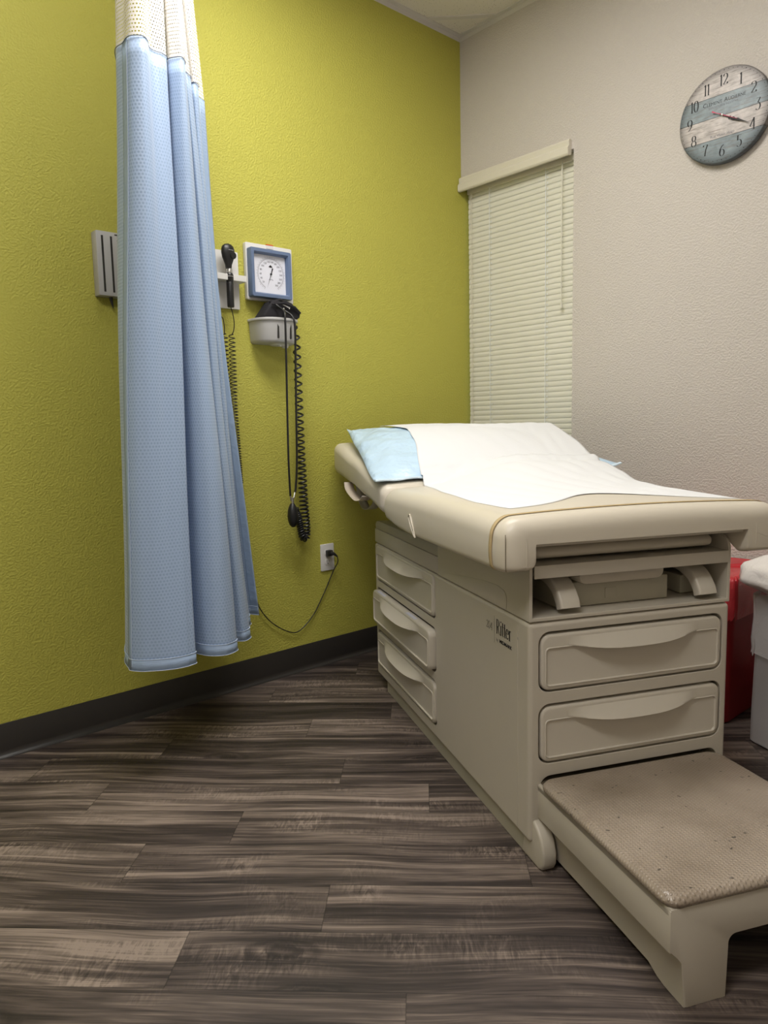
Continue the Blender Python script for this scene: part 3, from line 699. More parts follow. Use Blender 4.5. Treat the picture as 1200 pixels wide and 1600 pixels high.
# lettering on the side
sp_ = lambda z_: (lambda p: (UL-0.0006, -p.x, p.y))
def PL(p): return (UL-0.0012, TC+p.x, p.y)
def SIDE(t0):          # text runs from head towards the foot (left to right for the viewer), so t decreases
    return lambda p: (UL-0.0007, t0-p.x, p.y)
mb = MB()
penword(mb, 'Ritter', 0.0, 0.497, 0.035, SIDE(-1.773), wx=0.95, thick=.13, thin=.03, gap=.02)
pen(mb, [(0, 0), (0, 1)], 0, 0.470, 1, 0.068, 0.0009, 0.0009, SIDE(-1.762))
penword(mb, '204', 0.0, 0.498, 0.019, SIDE(-1.716), wx=0.95, thick=.07, thin=.035, gap=.1)
lt_ = tb(mb, 'lettering', M['ink'], smooth=None, fix=False)
def SO(t0, z0): return lambda p: (UL-0.0007-OFF[0], t0-p.x-OFF[1], z0+p.y)
textmesh('by', 0.012, SO(-1.773, 0.478), 'lettering', M['ink_grey'], tab, xs=0.9)
textmesh('MIDMARK', 0.0115, SO(-1.790, 0.478), 'lettering', M['ink'], tab, xs=1.28, bold=0.0004)
textmesh('®', 0.008, SO(-1.883, 0.512), 'lettering', M['ink_grey'], tab)

# stirrup compartment
mb = MB()
mb.box(-0.650, -0.612, -1.86, -1.55, 0.575, 0.622, 0.002).box(-0.562, -0.262, -1.885, -1.55, 0.5745, 0.632, 0.003).box(-0.206, -0.150, -1.86, -1.55, 0.575, 0.620, 0.002)
tb(mb, 'stirrup_housing', M['plinth'], smooth=30)
tb(MB().prism(rrect(-0.436, -0.404, 0.5885, 0.6135, 0.004), -1.8862, -1.8845, 1, bev=0.0005), 'latch_cover', M['plinth'])
for uc in (-0.556, -0.186):
    path = cr([(-1.70, 0.640), (-1.78, 0.648), (-1.845, 0.647), (-1.892, 0.630), (-1.918, 0.603), (-1.926, 0.584)], 6)
    rings = []
    for i, (t_, z_) in enumerate(path):
        j = min(i+1, len(path)-1); k = max(i-1, 0); dt, dz = path[j][0]-path[k][0], path[j][1]-path[k][1]; L = math.hypot(dt, dz)
        nt_, nz_ = -dz/L, dt/L; wd = 0.0255; th = 0.0135
        rings.append([(uc+p[0], t_+nt_*p[1], z_+nz_*p[1]) for p in rrect(-wd, wd, -th, th, 0.006, 3)])
    tb(MB().loft(rings), 'stirrup_arm', M['drawer'], smooth=50)
tb(MB().box(-0.652, -0.136, -1.506, -1.501, 0.574, 0.735), 'rear_shade', M['dark'], smooth=None)  # dark sheet added as the compartment's shade; a real one is open here
# instrument basin and slide-out tray under the top
tb(MB().prism(rrect(-0.525, -0.300, 0.634, 0.684, 0.018), -1.92, -1.65, 1, bev=0.004), 'basin', M['shell'])
tb(MB().box(-0.649, -0.134, -1.9405, -1.935, 0.661, 0.690, 0.001).box(-0.649, -0.134, -1.934, -1.60, 0.6865, 0.6895), 'tray', M['drawer'], smooth=30)
tb(MB().box(-0.6525, -0.650, -1.93, -1.6, 0.655, 0.688), 'slide_rail', M['metal'], smooth=None)
tb(MB().box(-0.1335, -0.1310, -1.93, -1.6, 0.655, 0.688), 'slide_rail', M['metal'], smooth=None)
rings = []
for t_, e in ((-1.912, 0.017), (-1.910, 0.011), (-1.905, 0.005), (-1.895, 0.001), (-1.88, 0), (-1.62, 0)):
    pts = []
    for p in rrect(-0.638+e, -0.150-e, 0.6965+e*0.6, 0.7275-e, 0.014, 5):
        zc = 0.0
        pts.append((p[0], t_, p[1]))
    rings.append(pts)
tb(MB().loft(rings), 'leg_pad', M['vinyl'], smooth=60)
tb(MB().box(-0.6685, -0.1235, -1.972, -1.62, 0.7385, 0.7455, 0.001), 'seat_frame', M['drawer'], smooth=30)

# upholstered top -------------------------------------------------
PU0, PU1 = -0.745, -0.010
def crown(u): x = (u-PU0)/(PU1-PU0)*2-1; return 0.010*(1-x*x)
def seat_sec(e, zt, zb, r=0.045, zbr=None):
    """inverted-U section: list of (u, z)"""
    u0, u1 = PU0+e, PU1-e; zt_ = zt-e; zb_ = zb+e*0.35; zr_ = (zb if zbr is None else zbr)+e*0.35; pts = []
    il, ir, zi = -0.670, -0.122, 0.746
    pts += [(il-0.0, zi-0.0)]
    for k in range(5): pts.append((il, zi-(zi-zb_-0.012)*(k+1)/5))
    for k in range(1, 6): a = math.radians(-90*k/5); pts.append((il-0.012+0.012*math.cos(a), zb_+0.012+0.012*math.sin(a)))
    pts.append(((u0+il)/2-0.004, zb_))
    for k in range(6): a = math.radians(270-90*k/5); pts.append((u0+0.016+0.016*math.cos(a), zb_+0.016+0.016*math.sin(a)))
    for k in range(3): pts.append((u0-0.002*math.sin(PI*(k+1)/4), zb_+0.016+(zt_-r-zb_-0.016)*(k+1)/4))
    for k in range(9):
        a = math.radians(180-90*k/8); pts.append((u0+r+r*math.cos(a), zt_-r+r*math.sin(a)))
    for k in range(1, 24):
        f = k/24; pts.append((u0+r+(u1-u0-2*r)*f, zt_))
    for k in range(9):
        a = math.radians(90-90*k/8); pts.append((u1-r+r*math.cos(a), zt_-r+r*math.sin(a)))
    for k in range(3): pts.append((u1+0.002*math.sin(PI*(k+1)/4), zt_-r+(zr_+0.016-zt_+r)*(k+1)/4))
    for k in range(6): a = math.radians(0-90*k/5); pts.append((u1-0.016+0.016*math.cos(a), zr_+0.016+0.016*math.sin(a)))
    pts.append(((u1+ir)/2+0.004, zr_))
    for k in range(5): a = math.radians(-90-90*k/5); pts.append((ir+0.012+0.012*math.cos(a), zr_+0.012+0.012*math.sin(a)))
    for k in range(5): pts.append((ir, zr_+0.012+(zi-zr_-0.012)*k/5))
    pts.append((ir, zi))
    for k in range(1, 12): pts.append((ir+(il-ir)*k/12, zi))
    out = []
    for u, z_ in pts:
        out.append((u, z_+(crown(u)*sstep(zt-0.06, zt, z_))))
    return out
ZT = 0.800
rings = []; R = 0.038
fr = [(-1.985+R*(1-math.cos(math.radians(a))), R*(1-math.sin(math.radians(a)))) for a in range(0, 91, 15)]
sect = fr+[(t_, 0.0) for t_ in (-1.92, -1.90, -1.88, -1.80, -1.70, -1.60, -1.50, -1.42, -1.38, -1.30, -1.25, -1.20, -1.16, -1.13)]
for t_, e in sect:
    zb = interp([(-1.985, 0.686), (-1.37, 0.684), (-1.25, 0.690), (-1.12, 0.706)], t_)
    zt = ZT+0.006*math.sin((t_+1.985)*3.6)
    rings.append([(u, t_, z_) for u, z_ in seat_sec(e, zt, zb, zbr=interp([(-1.945, 0.688), (-1.90, 0.718), (-1.1, 0.722)], t_))])
for t_, e in ((-1.108, 0.004), (-1.098, 0.012), (-1.093, 0.024)):
    zb = 0.708; rings.append([(u, t_, z_) for u, z_ in seat_sec(e, ZT, zb, zbr=0.722)])
tb(MB().loft(rings), 'seat_cushion', M['vinyl'], smooth=65)
# back section: tilts up towards the head
rings = []
def back_sec(t_, e):
    zb = interp([(-1.12, 0.706), (-0.89, 0.748), (-0.64, 0.786), (-0.38, 0.812)], t_)
    zt = interp([(-1.12, 0.803), (-1.02, 0.818), (-0.70, 0.886), (-0.38, 0.938)], t_)
    return [(p[0], t_, p[1]+crown(p[0])*sstep(zt-0.06, zt, p[1])) for p in densrect(PU0+e, PU1-e, zb+e*0.7, zt-e, 0.032, 0.030)]
def densrect(x0, x1, y0, y1, r, rb):
    pts = []
    for k in range(9): a = math.radians(180-90*k/8); pts.append((x0+r+r*math.cos(a), y1-r+r*math.sin(a)))
    for k in range(1, 20): pts.append((x0+r+(x1-x0-2*r)*k/20, y1))
    for k in range(9): a = math.radians(90-90*k/8); pts.append((x1-r+r*math.cos(a), y1-r+r*math.sin(a)))
    for k in range(7): a = math.radians(0-90*k/6); pts.append((x1-rb+rb*math.cos(a), y0+rb+rb*math.sin(a)))
    for k in range(1, 20): pts.append((x1-rb+(x0-x1+2*rb)*k/20, y0))
    for k in range(7): a = math.radians(-90-90*k/6); pts.append((x0+rb+rb*math.cos(a), y0+rb+rb*math.sin(a)))
    return pts
REND = -0.385
seq = [(-1.089, 0.022), (-1.084, 0.011), (-1.074, 0.004), (-1.06, 0.001), (-1.03, 0)]+[(-1.0+0.06*k, 0) for k in range(9)]+[(REND-0.024*(1-math.cos(math.radians(a))), 0.024*(1-math.sin(math.radians(a)))) for a in range(90, -1, -15)]
for t_, e in seq: rings.append(back_sec(t_, e))
tb(MB().loft(rings), 'back_cushion', M['vinyl'], smooth=65)
# board carrying the back section
tb(MB().add([(-0.64, -1.12, 0.692), (-0.15, -1.12, 0.692), (-0.15, -0.50, 0.786), (-0.64, -0.50, 0.786), (-0.64, -1.12, 0.705), (-0.15, -1.12, 0.705), (-0.15, -0.50, 0.797), (-0.64, -0.50, 0.797)],
   [(0, 1, 2, 3), (4, 7, 6, 5), (0, 4, 5, 1), (1, 5, 6, 2), (2, 6, 7, 3), (3, 7, 4, 0)]), 'back_support', M['plinth'], smooth=None)
tb(MB().box(-0.60, -0.19, -1.36, -0.9, 0.652, 0.684), 'hinge_base', M['plinth'], smooth=None)
tb(MB().box(-0.655, -0.133, -1.60, -1.12, 0.7275, 0.7454), 'seat_board', M['dark'], smooth=None)
# sewn details
def sidept(t_, z_, o=0.0): return (PU0-0.002-o, t_, z_)
tb(MB().tube([(-0.7365, -1.976, z_) for z_ in (0.770, 0.75, 0.73, 0.71, 0.699)]+[(-0.733, -1.972, 0.690)], 0.0008, 6), 'corner_stitching', M['seamdark'])
tb(MB().tube([(-0.694, -1.9805, 0.775), (-0.692, -1.986, 0.755), (-0.691, -1.986, 0.71), (-0.691, -1.984, 0.697)], 0.0010, 6), 'front_seam', M['vinyl'])
tb(MB().tube([(-0.100, -1.9805, 0.775), (-0.100, -1.986, 0.755), (-0.100, -1.986, 0.71)], 0.0010, 6), 'front_seam', M['vinyl'])
# puckered gusset in the side of the seat pad
gus = cr([(-1.428, 0.688), (-1.412, 0.715), (-1.392, 0.738), (-1.384, 0.749), (-1.372, 0.741), (-1.385, 0.722), (-1.405, 0.703), (-1.424, 0.689)], 5)
tb(MB().tube([sidept(t_, z_, 0.002) for t_, z_ in gus], 0.0022, 8, flat=1.0).tube([sidept(-1.390, 0.742, 0.001), sidept(-1.398, 0.728, 0.001), sidept(-1.412, 0.709, 0.001)], 0.0035, 6), 'gusset_fold', M['vinyl'])
# elastic band over the foot end of the pad
bt = []
for u, z_ in seat_sec(0.0, ZT, 0.686)[11:-18]:
    if u < -0.3 or z_ > 0.722: bt.append((u, z_))
cx_, cz_ = (PU0+PU1)/2, 0.74
rows = []
zs = ZT+0.006*math.sin((-1.925+1.985)*3.6)-ZT
for u, z_ in bt:
    sgn = 1 if u > cx_ else -1
    du = 0.0016*sgn if (u < PU0+0.045 or u > PU1-0.045) else 0; dz = 0.0016 if z_ > 0.75 else (-0.001 if z_ < 0.70 else 0)
    rows.append([(u+du, -1.932, z_+dz+zs), (u+du, -1.918, z_+dz+zs)])
mbb = MB(); mbb.loft(rows, closed=False)
bo_ = tb(mbb, 'elastic_band', M['band'], smooth=60)
sm_ = bo_.modifiers.new('thick', 'SOLIDIFY'); sm_.thickness = 0.0012; sm_.offset = 0
# webbing loops hanging from the head end that hold the paper roll
def strip(name, pts, w_, mat):
    rows = [[(p[0]-w_/2, p[1], p[2]), (p[0]+w_/2, p[1], p[2])] for p in pts]
    o = tb(MB().loft(rows, closed=False), name, mat, smooth=60); m_ = o.modifiers.new('thick', 'SOLIDIFY'); m_.thickness = 0.002; return o
strip('roll_strap', cr([(-0.735, -0.60, 0.79), (-0.738, -0.63, 0.765), (-0.738, -0.70, 0.745), (-0.738, -0.77, 0.735), (-0.735, -0.83, 0.742), (-0.733, -0.86, 0.758)], 5), 0.036, M['strap'])
strip('roll_strap', cr([(-0.695, -0.62, 0.785), (-0.695, -0.645, 0.730), (-0.695, -0.70, 0.698), (-0.695, -0.77, 0.698), (-0.695, -0.84, 0.720), (-0.695, -0.88, 0.748)], 5), 0.034, M['plinth'])

# pull-out step
step = tb(MB().box(-0.640, -0.176, -2.395, -1.70, 0.170, 0.1875, 0.004).box(-0.640, -0.634, -2.3967, -1.70, 0.108, 0.184, 0.001).box(-0.182, -0.176, -2.3967, -1.70, 0.108, 0.184, 0.001), 'step', M['shell'], smooth=35)
arch = [(-0.640, 0.1865), (-0.640, 0.112), (-0.624, 0.096), (-0.616, 0.085), (-0.609, 0.004), (-0.604, 0.0), (-0.523, 0.0), (-0.520, 0.098)]
arch += [(-0.520+0.016*(1-math.cos(math.radians(a))), 0.100+0.016*math.sin(math.radians(a))) for a in range(0, 91, 15)]
arch = [(p[0]+0.0012, p[1]) if p[0] < -0.56 else p for p in arch]
arch += [(-0.816-p[0], p[1]) for p in arch[::-1]]
tb(MB().prism(arch, -2.3972, -2.372, 1, bev=0.0012, seg=2), 'step_front', M['shell'], parent=step, smooth=35)
for sgn, u0 in ((1, -0.640), (-1, -0.176)):
    # flared side skirt: slopes in below the rail, drops to a leg at the foot end
    rows = []
    for t_ in (-2.3967, -2.372, -2.345, -2.325, -2.30, -2.20, -2.0, -1.72):
        zb = interp([(-2.36, 0.001), (-2.335, 0.002), (-2.30, 0.016), (-2.2, 0.018)], t_)
        rows.append([(u0, t_, 0.112), (u0+sgn*0.016, t_, 0.096), (u0+sgn*0.024, t_, 0.085), (u0+sgn*0.031, t_, zb), (u0+sgn*0.036, t_, zb), (u0+sgn*0.030, t_, 0.09), (u0+sgn*0.006, t_, 0.118)])
    tb(MB().loft(rows), 'step_skirt', M['shell'], parent=step, smooth=50)
rings = []
def mring(i, z_): return [(p[0], p[1], z_) for p in rrect(-0.646+i, -0.170-i, -2.400+i, -1.953-i, 0.030, 7)]
tb(MB().loft([mring(0.004, 0.1878), mring(0.0, 0.190), mring(-0.001, 0.197), mring(0.001, 0.200), mring(0.004, 0.2045), mring(0.009, 0.2072), mring(0.018, 0.2080)]), 'step_tread', M['tread'], parent=step, smooth=60)

tb(MB().box(-0.632, -0.184, -1.951, -1.72, 0.1876, 0.1905), 'rear_tread_shade', plain('shaded_taupe_strip', (0.10, 0.08, 0.055, 1), rough=0.6), parent=step, smooth=None)  # brown strip behind the tread, coloured darker to stand in for shadow
# ------------------------------------------------------------------ pillow and paper on the table
def local_thing(name, label, cat, t_, u_, z_):
    p = Uv*u_+Tv*t_; return empty(name, label, cat, (p.x, p.y, z_), (0, 0, TA)), (u_, t_, z_)
def pad_top(u, t_):
    zt = interp([(-1.12, 0.803), (-1.02, 0.818), (-0.70, 0.886), (-0.38, 0.938)], t_) if t_ > -1.10 else ZT+0.006*math.sin((t_+1.985)*3.6)
    return zt+(crown(u) if PU0 < u < PU1 else 0)
pw, po = local_thing('pillow', 'crinkly light blue pillow lying crosswise on the raised head of the exam table', 'pillow', -0.75, -0.4, 0.86)
nu, nr = 64, 30
def pil(su, r):
    a = 2*su-1; c = 2*r-1
    tl = -1.05+0.62*r; ul = -0.757+0.062*r; ur = 0.170+0.015*r-0.075*math.sin(PI*r)
    u = ul+(ur-ul)*su
    edge = max(0.0, (1-abs(a)**3.2))**0.6*max(0.0, (1-abs(c)**2.6))**0.55
    base = pad_top(max(min(u, PU1-0.02), PU0+0.02), tl)
    lift = 0.052*r**1.2*math.exp(-su*9)+0.022*math.exp(-(1-su)*9)*(1-r*0.6)
    if u > PU1: lift += (u-PU1)*0.02
    wr = 0.009*math.sin(su*48+r*11+2*math.sin(r*13))*math.exp(-su*7)+0.0035*math.sin(r*31+su*23)*math.exp(-abs(0.5-su)*0.5)*edge
    tn = 0.088*edge
    mid = base+0.006+lift
    return u, tl, mid, tn, wr
V = []; F = []; idx = {}
for side_ in (1, -1):
    for j in range(nr+1):
        for i in range(nu+1):
            u, t_, mid, tn, wr = pil(i/nu, j/nr)
            if side_ == 1: z_ = mid+0.0035+tn+wr*min(1, tn*40+0.3)
            else: z_ = max(mid-0.0, 0)+0.0
            idx[(side_, i, j)] = len(V); V.append((u, t_, z_))
for side_ in (1, -1):
    for j in range(nr):
        for i in range(nu):
            q = (idx[(side_, i, j)], idx[(side_, i+1, j)], idx[(side_, i+1, j+1)], idx[(side_, i, j+1)])
            F.append(q if side_ == 1 else q[::-1])
for j in range(nr):
    for i_ in (0, nu):
        F.append((idx[(1, i_, j)], idx[(1, i_, j+1)], idx[(-1, i_, j+1)], idx[(-1, i_, j)]))
for i in range(nu):
    for j_ in (0, nr):
        F.append((idx[(1, i, j_)], idx[(1, i+1, j_)], idx[(-1, i+1, j_)], idx[(-1, i, j_)]))
MB().add(V, F).build('pillow_case', M['pillow'], pw, 70, off=po)
# folded hem along the near long edge
V = []; rows = []
for i in range(nu+1):
    u, t_, mid, tn, wr = pil(i/nu, 0.0)
    z_ = mid; k = 0.0018*math.sin(i*0.9)
    rows.append([(u, t_-0.017, z_+0.001+k), (u, t_-0.017, z_+0.0045+k), (u, t_-0.006, z_+0.0085), (u, t_+0.004, z_+0.0065), (u, t_+0.004, z_+0.001)])
MB().loft(rows).build('hem', plain('pale_blue_hem', (0.62, 0.75, 0.86, 1), rough=0.45), pw, 60, off=po)

pp, pq = local_thing('exam_paper', 'white tissue paper sheet drawn over the blue pillow and down the exam table top', 'exam paper', -1.2, -0.35, 0.82)
uLt = [(-1.86, -0.655), (-1.80, -0.668), (-1.68, -0.680), (-1.43, -0.658), (-1.2, -0.620), (-1.05, -0.596), (-0.85, -0.550), (-0.70, -0.530), (-0.50, -0.575), (-0.43, -0.58)]
uRt = [(-1.90, -0.035), (-1.45, -0.03), (-1.3, 0.01), (-1.05, 0.065), (-0.9, 0.09), (-0.75, 0.085), (-0.6, 0.055), (-0.43, 0.05)]
zRt = [(-1.86, 0.0), (-1.6, 0.003), (-1.45, 0.014), (-1.15, 0.064), (-1.05, 0.072)]
NW, NV = 70, 90
V = []; F = []
for j in range(NV+1):
    r = j/NV
    for i in range(NW+1):
        s_ = i/NW
        tf = -1.845+0.145*math.exp(-((s_-0.50)/0.24)**2)-0.045*s_**3       # front edge bows back in the middle
        t_ = tf+(-0.50-tf)*r
        uL, uR = interp(uLt, t_), interp(uRt, t_)
        u = uL+(uR-uL)*s_
        su = (u-(-0.757))/(0.14+0.757); rr_ = (t_+1.05)/0.62
        zp = pad_top(min(u, PU1-0.01), t_)+0.0006
        if rr_ > 0:
            _, _, mid, tn, wr = pil(min(1, max(0, su)), min(1, rr_)); zp = mid+0.0035+tn+0.0045
        ten = interp(zRt, t_)*sstep(0.0, 0.55, s_) if t_ < -1.05 else 0
        if t_ >= -1.05:
            # sheet spans in a straight slope from the crest of the pillow
            line = 0.875+(t_+1.05)*(0.128/0.34); line = min(line, 1.002)
            zp = max(zp, line*sstep(0.0, 0.5, s_)+zp*(1-sstep(0.0, 0.5, s_)))
            zp = max(zp, zp+0)
        else: zp += ten
        if -1.085 < t_ < -1.03: zp = max(zp, pil(min(1, max(0, su)), 0.0)[2]+0.012)
        wv = 0.0022*math.sin(u*38+t_*7)*sstep(0, 0.15, s_)*(1 if t_ < -1.0 else 0.6)+0.0025*math.sin((u-0.35*t_)*60)*math.exp(-((s_-0.85)/0.1)**2)
        zp += abs(wv)*min(1, r*14, s_*14, (1-s_)*14)+0.0002
        if s_ > 0.97 and t_ < -1.1: zp -= 0.003
        V.append((u, t_, zp))
for j in range(NV):
    for i in range(NW):
        a = j*(NW+1)+i; F.append((a, a+1, a+NW+2, a+NW+1))
sh = MB().add(V, F).build('sheet', M['paper'], pp, 80, off=pq, fix=True)
md = sh.modifiers.new('thick', 'SOLIDIFY'); md.thickness = 0.0005; md.offset = 0

# ------------------------------------------------------------------ privacy curtain
ct = empty('privacy_curtain', 'light blue dotted hospital curtain with white net top hanging bunched by the green wall', 'curtain', (0.4, -1.65, CEIL))
co = (0.4, -1.65, CEIL)
TOP = [(.316, -1.786), (.375, -1.812), (.418, -1.809), (.445, -1.812), (.465, -1.808), (.483, -1.786), (.47, -1.766), (.436, -1.744), (.429, -1.72), (.430, -1.708), (.414, -1.686),
       (.36, -1.700), (.345, -1.680), (.380, -1.672), (.411, -1.678), (.43, -1.67), (.445, -1.656), (.437, -1.644), (.410, -1.632), (.34, -1.645), (.33, -1.62),
       (.371, -1.607), (.368, -1.598), (.348, -1.579), (.295, -1.59), (.30, -1.572), (.332, -1.558), (.314, -1.536), (.262, -1.545), (.258, -1.512), (.239, -1.475)]
BOT = [(.292, -1.86), (.36, -1.890), (.424, -1.905), (.450, -1.910), (.480, -1.893), (.500, -1.867), (.516, -1.842), (.528, -1.812), (.532, -1.785), (.530, -1.768), (.515, -1.745),
       (.44, -1.765), (.40, -1.735), (.425, -1.705), (.455, -1.698), (.485, -1.688), (.510, -1.666), (.518, -1.632), (.490, -1.592), (.42, -1.605), (.385, -1.575),
       (.417, -1.548), (.432, -1.528), (.401, -1.491), (.325, -1.49), (.290, -1.455), (.285, -1.425), (.250, -1.40), (.165, -1.385), (.145, -1.345), (.184, -1.320)]
SUB = 7
topc, botc = cr(TOP, SUB), cr(BOT, SUB)
arcl = [0.0]
for a, b_ in zip(botc, botc[1:]): arcl.append(arcl[-1]+math.hypot(b_[0]-a[0], b_[1]-a[1]))
def crv(k, z_, push=0.0):
    f = (z_-0.33)/(2.04-0.33); a, b_ = botc[k], topc[k]
    g = f; x = a[0]+(b_[0]-a[0])*g; y = a[1]+(b_[1]-a[1])*g
    y -= 0.020*math.sin(PI*min(1, max(0, f)))*sstep(0.55, 1.0, k/len(botc))
    w1 = 0.006*math.sin(z_*3.1+arcl[k]*9)*math.sin(PI*min(1, max(0, f)))
    x += w1; y += w1*0.6
    if push:
        j, i_ = min(k+1, len(botc)-1), max(k-1, 0)
        dx, dy = botc[j][0]-botc[i_][0], botc[j][1]-botc[i_][1]; L = math.hypot(dx, dy) or 1
        x += dy/L*push; y += -dx/L*push
    return (x, y, z_)
def sheet(name, z0, z1, nz, k0, k1, mat, push=0.0, parent=None, th=0.0012):
    V = []; UVs = []; F = []; n = k1-k0+1
    for j in range(nz+1):
        z_ = z0+(z1-z0)*j/nz
        for k in range(k0, k1+1):
            V.append(tuple(a-b_ for a, b_ in zip(crv(k, z_, push), co))); UVs.append((arcl[k], z_))
    for j in range(nz):
        for k in range(n-1):
            a = j*n+k; F.append((a, a+1, a+n+1, a+n))
    o = mk(name, V, F, mat, parent or ct, 180, UVs)
    if th: m_ = o.modifiers.new('thick', 'SOLIDIFY'); m_.thickness = th; m_.offset = 0
    return o
K = len(botc)-1
cl = sheet('cloth', 0.33, 2.04, 40, 0, K, M['curtain'])
sheet('net', 2.04, CEIL-0.045, 24, 0, K, M['net'], th=0)
# bottom hem with its stitch line, side hem on the near edge, top seam
sheet('bottom_hem', 0.3285, 0.362, 2, 0, K, M['hem'], 0.0012, cl, 0.0014); sheet('bottom_hem', 0.3285, 0.362, 2, 0, K, M['hem'], -0.0012, cl, 0.0014)
def cord_on(z_, push, k0=0, k1=K):
    return [tuple(a-b_ for a, b_ in zip(crv(k, z_, push), co)) for k in range(k0, k1+1)]
for ps in (0.0028, -0.0028):
    mk_ = MB().tube(cord_on(0.362, ps), 0.0008, 5).build('stitching', M['thread_blue'], cl)
    MB().tube(cord_on(0.3295, ps), 0.0008, 5).build('stitching', M['thread_blue'], cl)
    MB().tube(cord_on(2.041, ps), 0.0011, 5).build('top_seam', plain('navy_seam', (0.10, 0.16, 0.26, 1)) if ps > 0 else M['hem'], cl)
sheet('side_hem', 0.33, 2.04, 30, 2*SUB-1, 3*SUB+1, M['hem'], 0.0014, cl, 0.001); sheet('side_hem', 0.33, 2.04, 30, 2*SUB-1, 3*SUB+1, M['hem'], -0.0014, cl, 0.001)
sheet('side_hem', 0.33, 2.04, 30, K-5, K, M['hem'], 0.0014, cl, 0.001); sheet('side_hem', 0.33, 2.04, 30, K-5, K, M['hem'], -0.0014, cl, 0.001)
for kk in (3*SUB+1, K-5):
    MB().tube([tuple(a-b_ for a, b_ in zip(crv(kk, 0.34+1.69*j/30, 0.0022), co)) for j in range(31)], 0.0007, 5).build('stitching', M['thread_blue'], cl)
# track the curtain hangs from
tk = empty('curtain_track', 'white ceiling curtain track above the light blue privacy curtain', 'curtain track', (0.4, -1.7, CEIL))
MB().box(-0.5+0.12, 1.6, -0.012, 0.012, -0.0265, -0.0048, 0.002).build('rail', M['white_plastic'], tk)
tk.rotation_euler = (0, 0, math.radians(-62)); tk.location = (0.30, -1.52, CEIL)
for k in range(0, 9):
    x = -0.05+0.045*k
    MB().tube([(x, 0, -0.027), (x, 0, -0.045)], 0.002, 6).build('carrier', M['white_plastic'], tk)

# ------------------------------------------------------------------ diagnostic board on the green wall
bd = empty('diagnostic_wall_board', 'white plastic wall board with slotted dispenser and instrument cradle, half hidden by the blue curtain', 'wall board', (0, -1.5, 1.54))
bo2 = (0, -1.5, 1.54)
MB().box(0.0005, 0.012, -1.58, -1.239, 1.444, 1.650, 0.003).build('back_plate', M['white_plastic'], bd, off=bo2)
dsp = MB().box(0.0005, 0.042, -1.772, -1.50, 1.440, 1.642, 0.003).build('dispenser_box', M['grey_plastic'], bd, off=bo2)
for y0 in (-1.756, -1.727):
    MB().box(0.0405, 0.0424, y0, y0+0.0065, 1.452, 1.628).build('slot', M['dark'], dsp, None, off=bo2)
MB().box(0.0405, 0.0424, -1.712, -1.66, 1.632, 1.636).build('slot', M['dark'], dsp, None, off=bo2)
MB().tube([(0.0425, -1.705+0.004*k, 1.616+0.002*(k % 2)) for k in range(5)], 0.0009, 4).build('lettering', M['ink'], dsp, off=bo2)
MB().tube([(0.02, -1.728, 1.445), (0.02, -1.725, 1.42), (0.022, -1.722, 1.405)], [0.006, 0.004, 0.001], 8).build('lower_plug', M['black'], bd, off=bo2)
sh_ = MB().box(0.012, 0.060, -1.50, -1.236, 1.536, 1.558, 0.002).build('cradle_shelf', M['white_plastic'], bd, off=bo2)
boolean(sh_, [MB().lathe([(0.014, 1.50), (0.014, 1.60)], (0.052, -1.302, 0), 24).build('cut', None, bd, off=bo2),
              MB().lathe([(0.014, 1.50), (0.014, 1.60)], (0.052, -1.40, 0), 24).build('cut', None, bd, off=bo2)], 0.0008, 1)
def coil_path(ctrl, rads, pitch0, pitch1, sub=10, per=12):
    """helix around a curve; returns points"""
    C_ = [Vector(p) for p in cr(ctrl, sub)]
    L = [0.0]
    for a, b_ in zip(C_, C_[1:]): L.append(L[-1]+(b_-a).length)
    tot = L[-1]; out = []; s_ = 0.0; ph = 0.0; up = Vector((1, 0, 0)); i = 0
    while s_ < tot:
        while i < len(L)-2 and L[i+1] < s_: i += 1
        f = (s_-L[i])/(L[i+1]-L[i]); p = C_[i].lerp(C_[i+1], f); t = (C_[i+1]-C_[i]).normalized()
        a = up-t*up.dot(t); a.normalize(); b_ = t.cross(a)
        x = s_/tot; rr = interp(rads, x); pt = pitch0+(pitch1-pitch0)*x
        out.append(p+a*math.cos(ph)*rr+b_*math.sin(ph)*rr)
        ph += 2*PI/per; s_ += pt/per
    return out
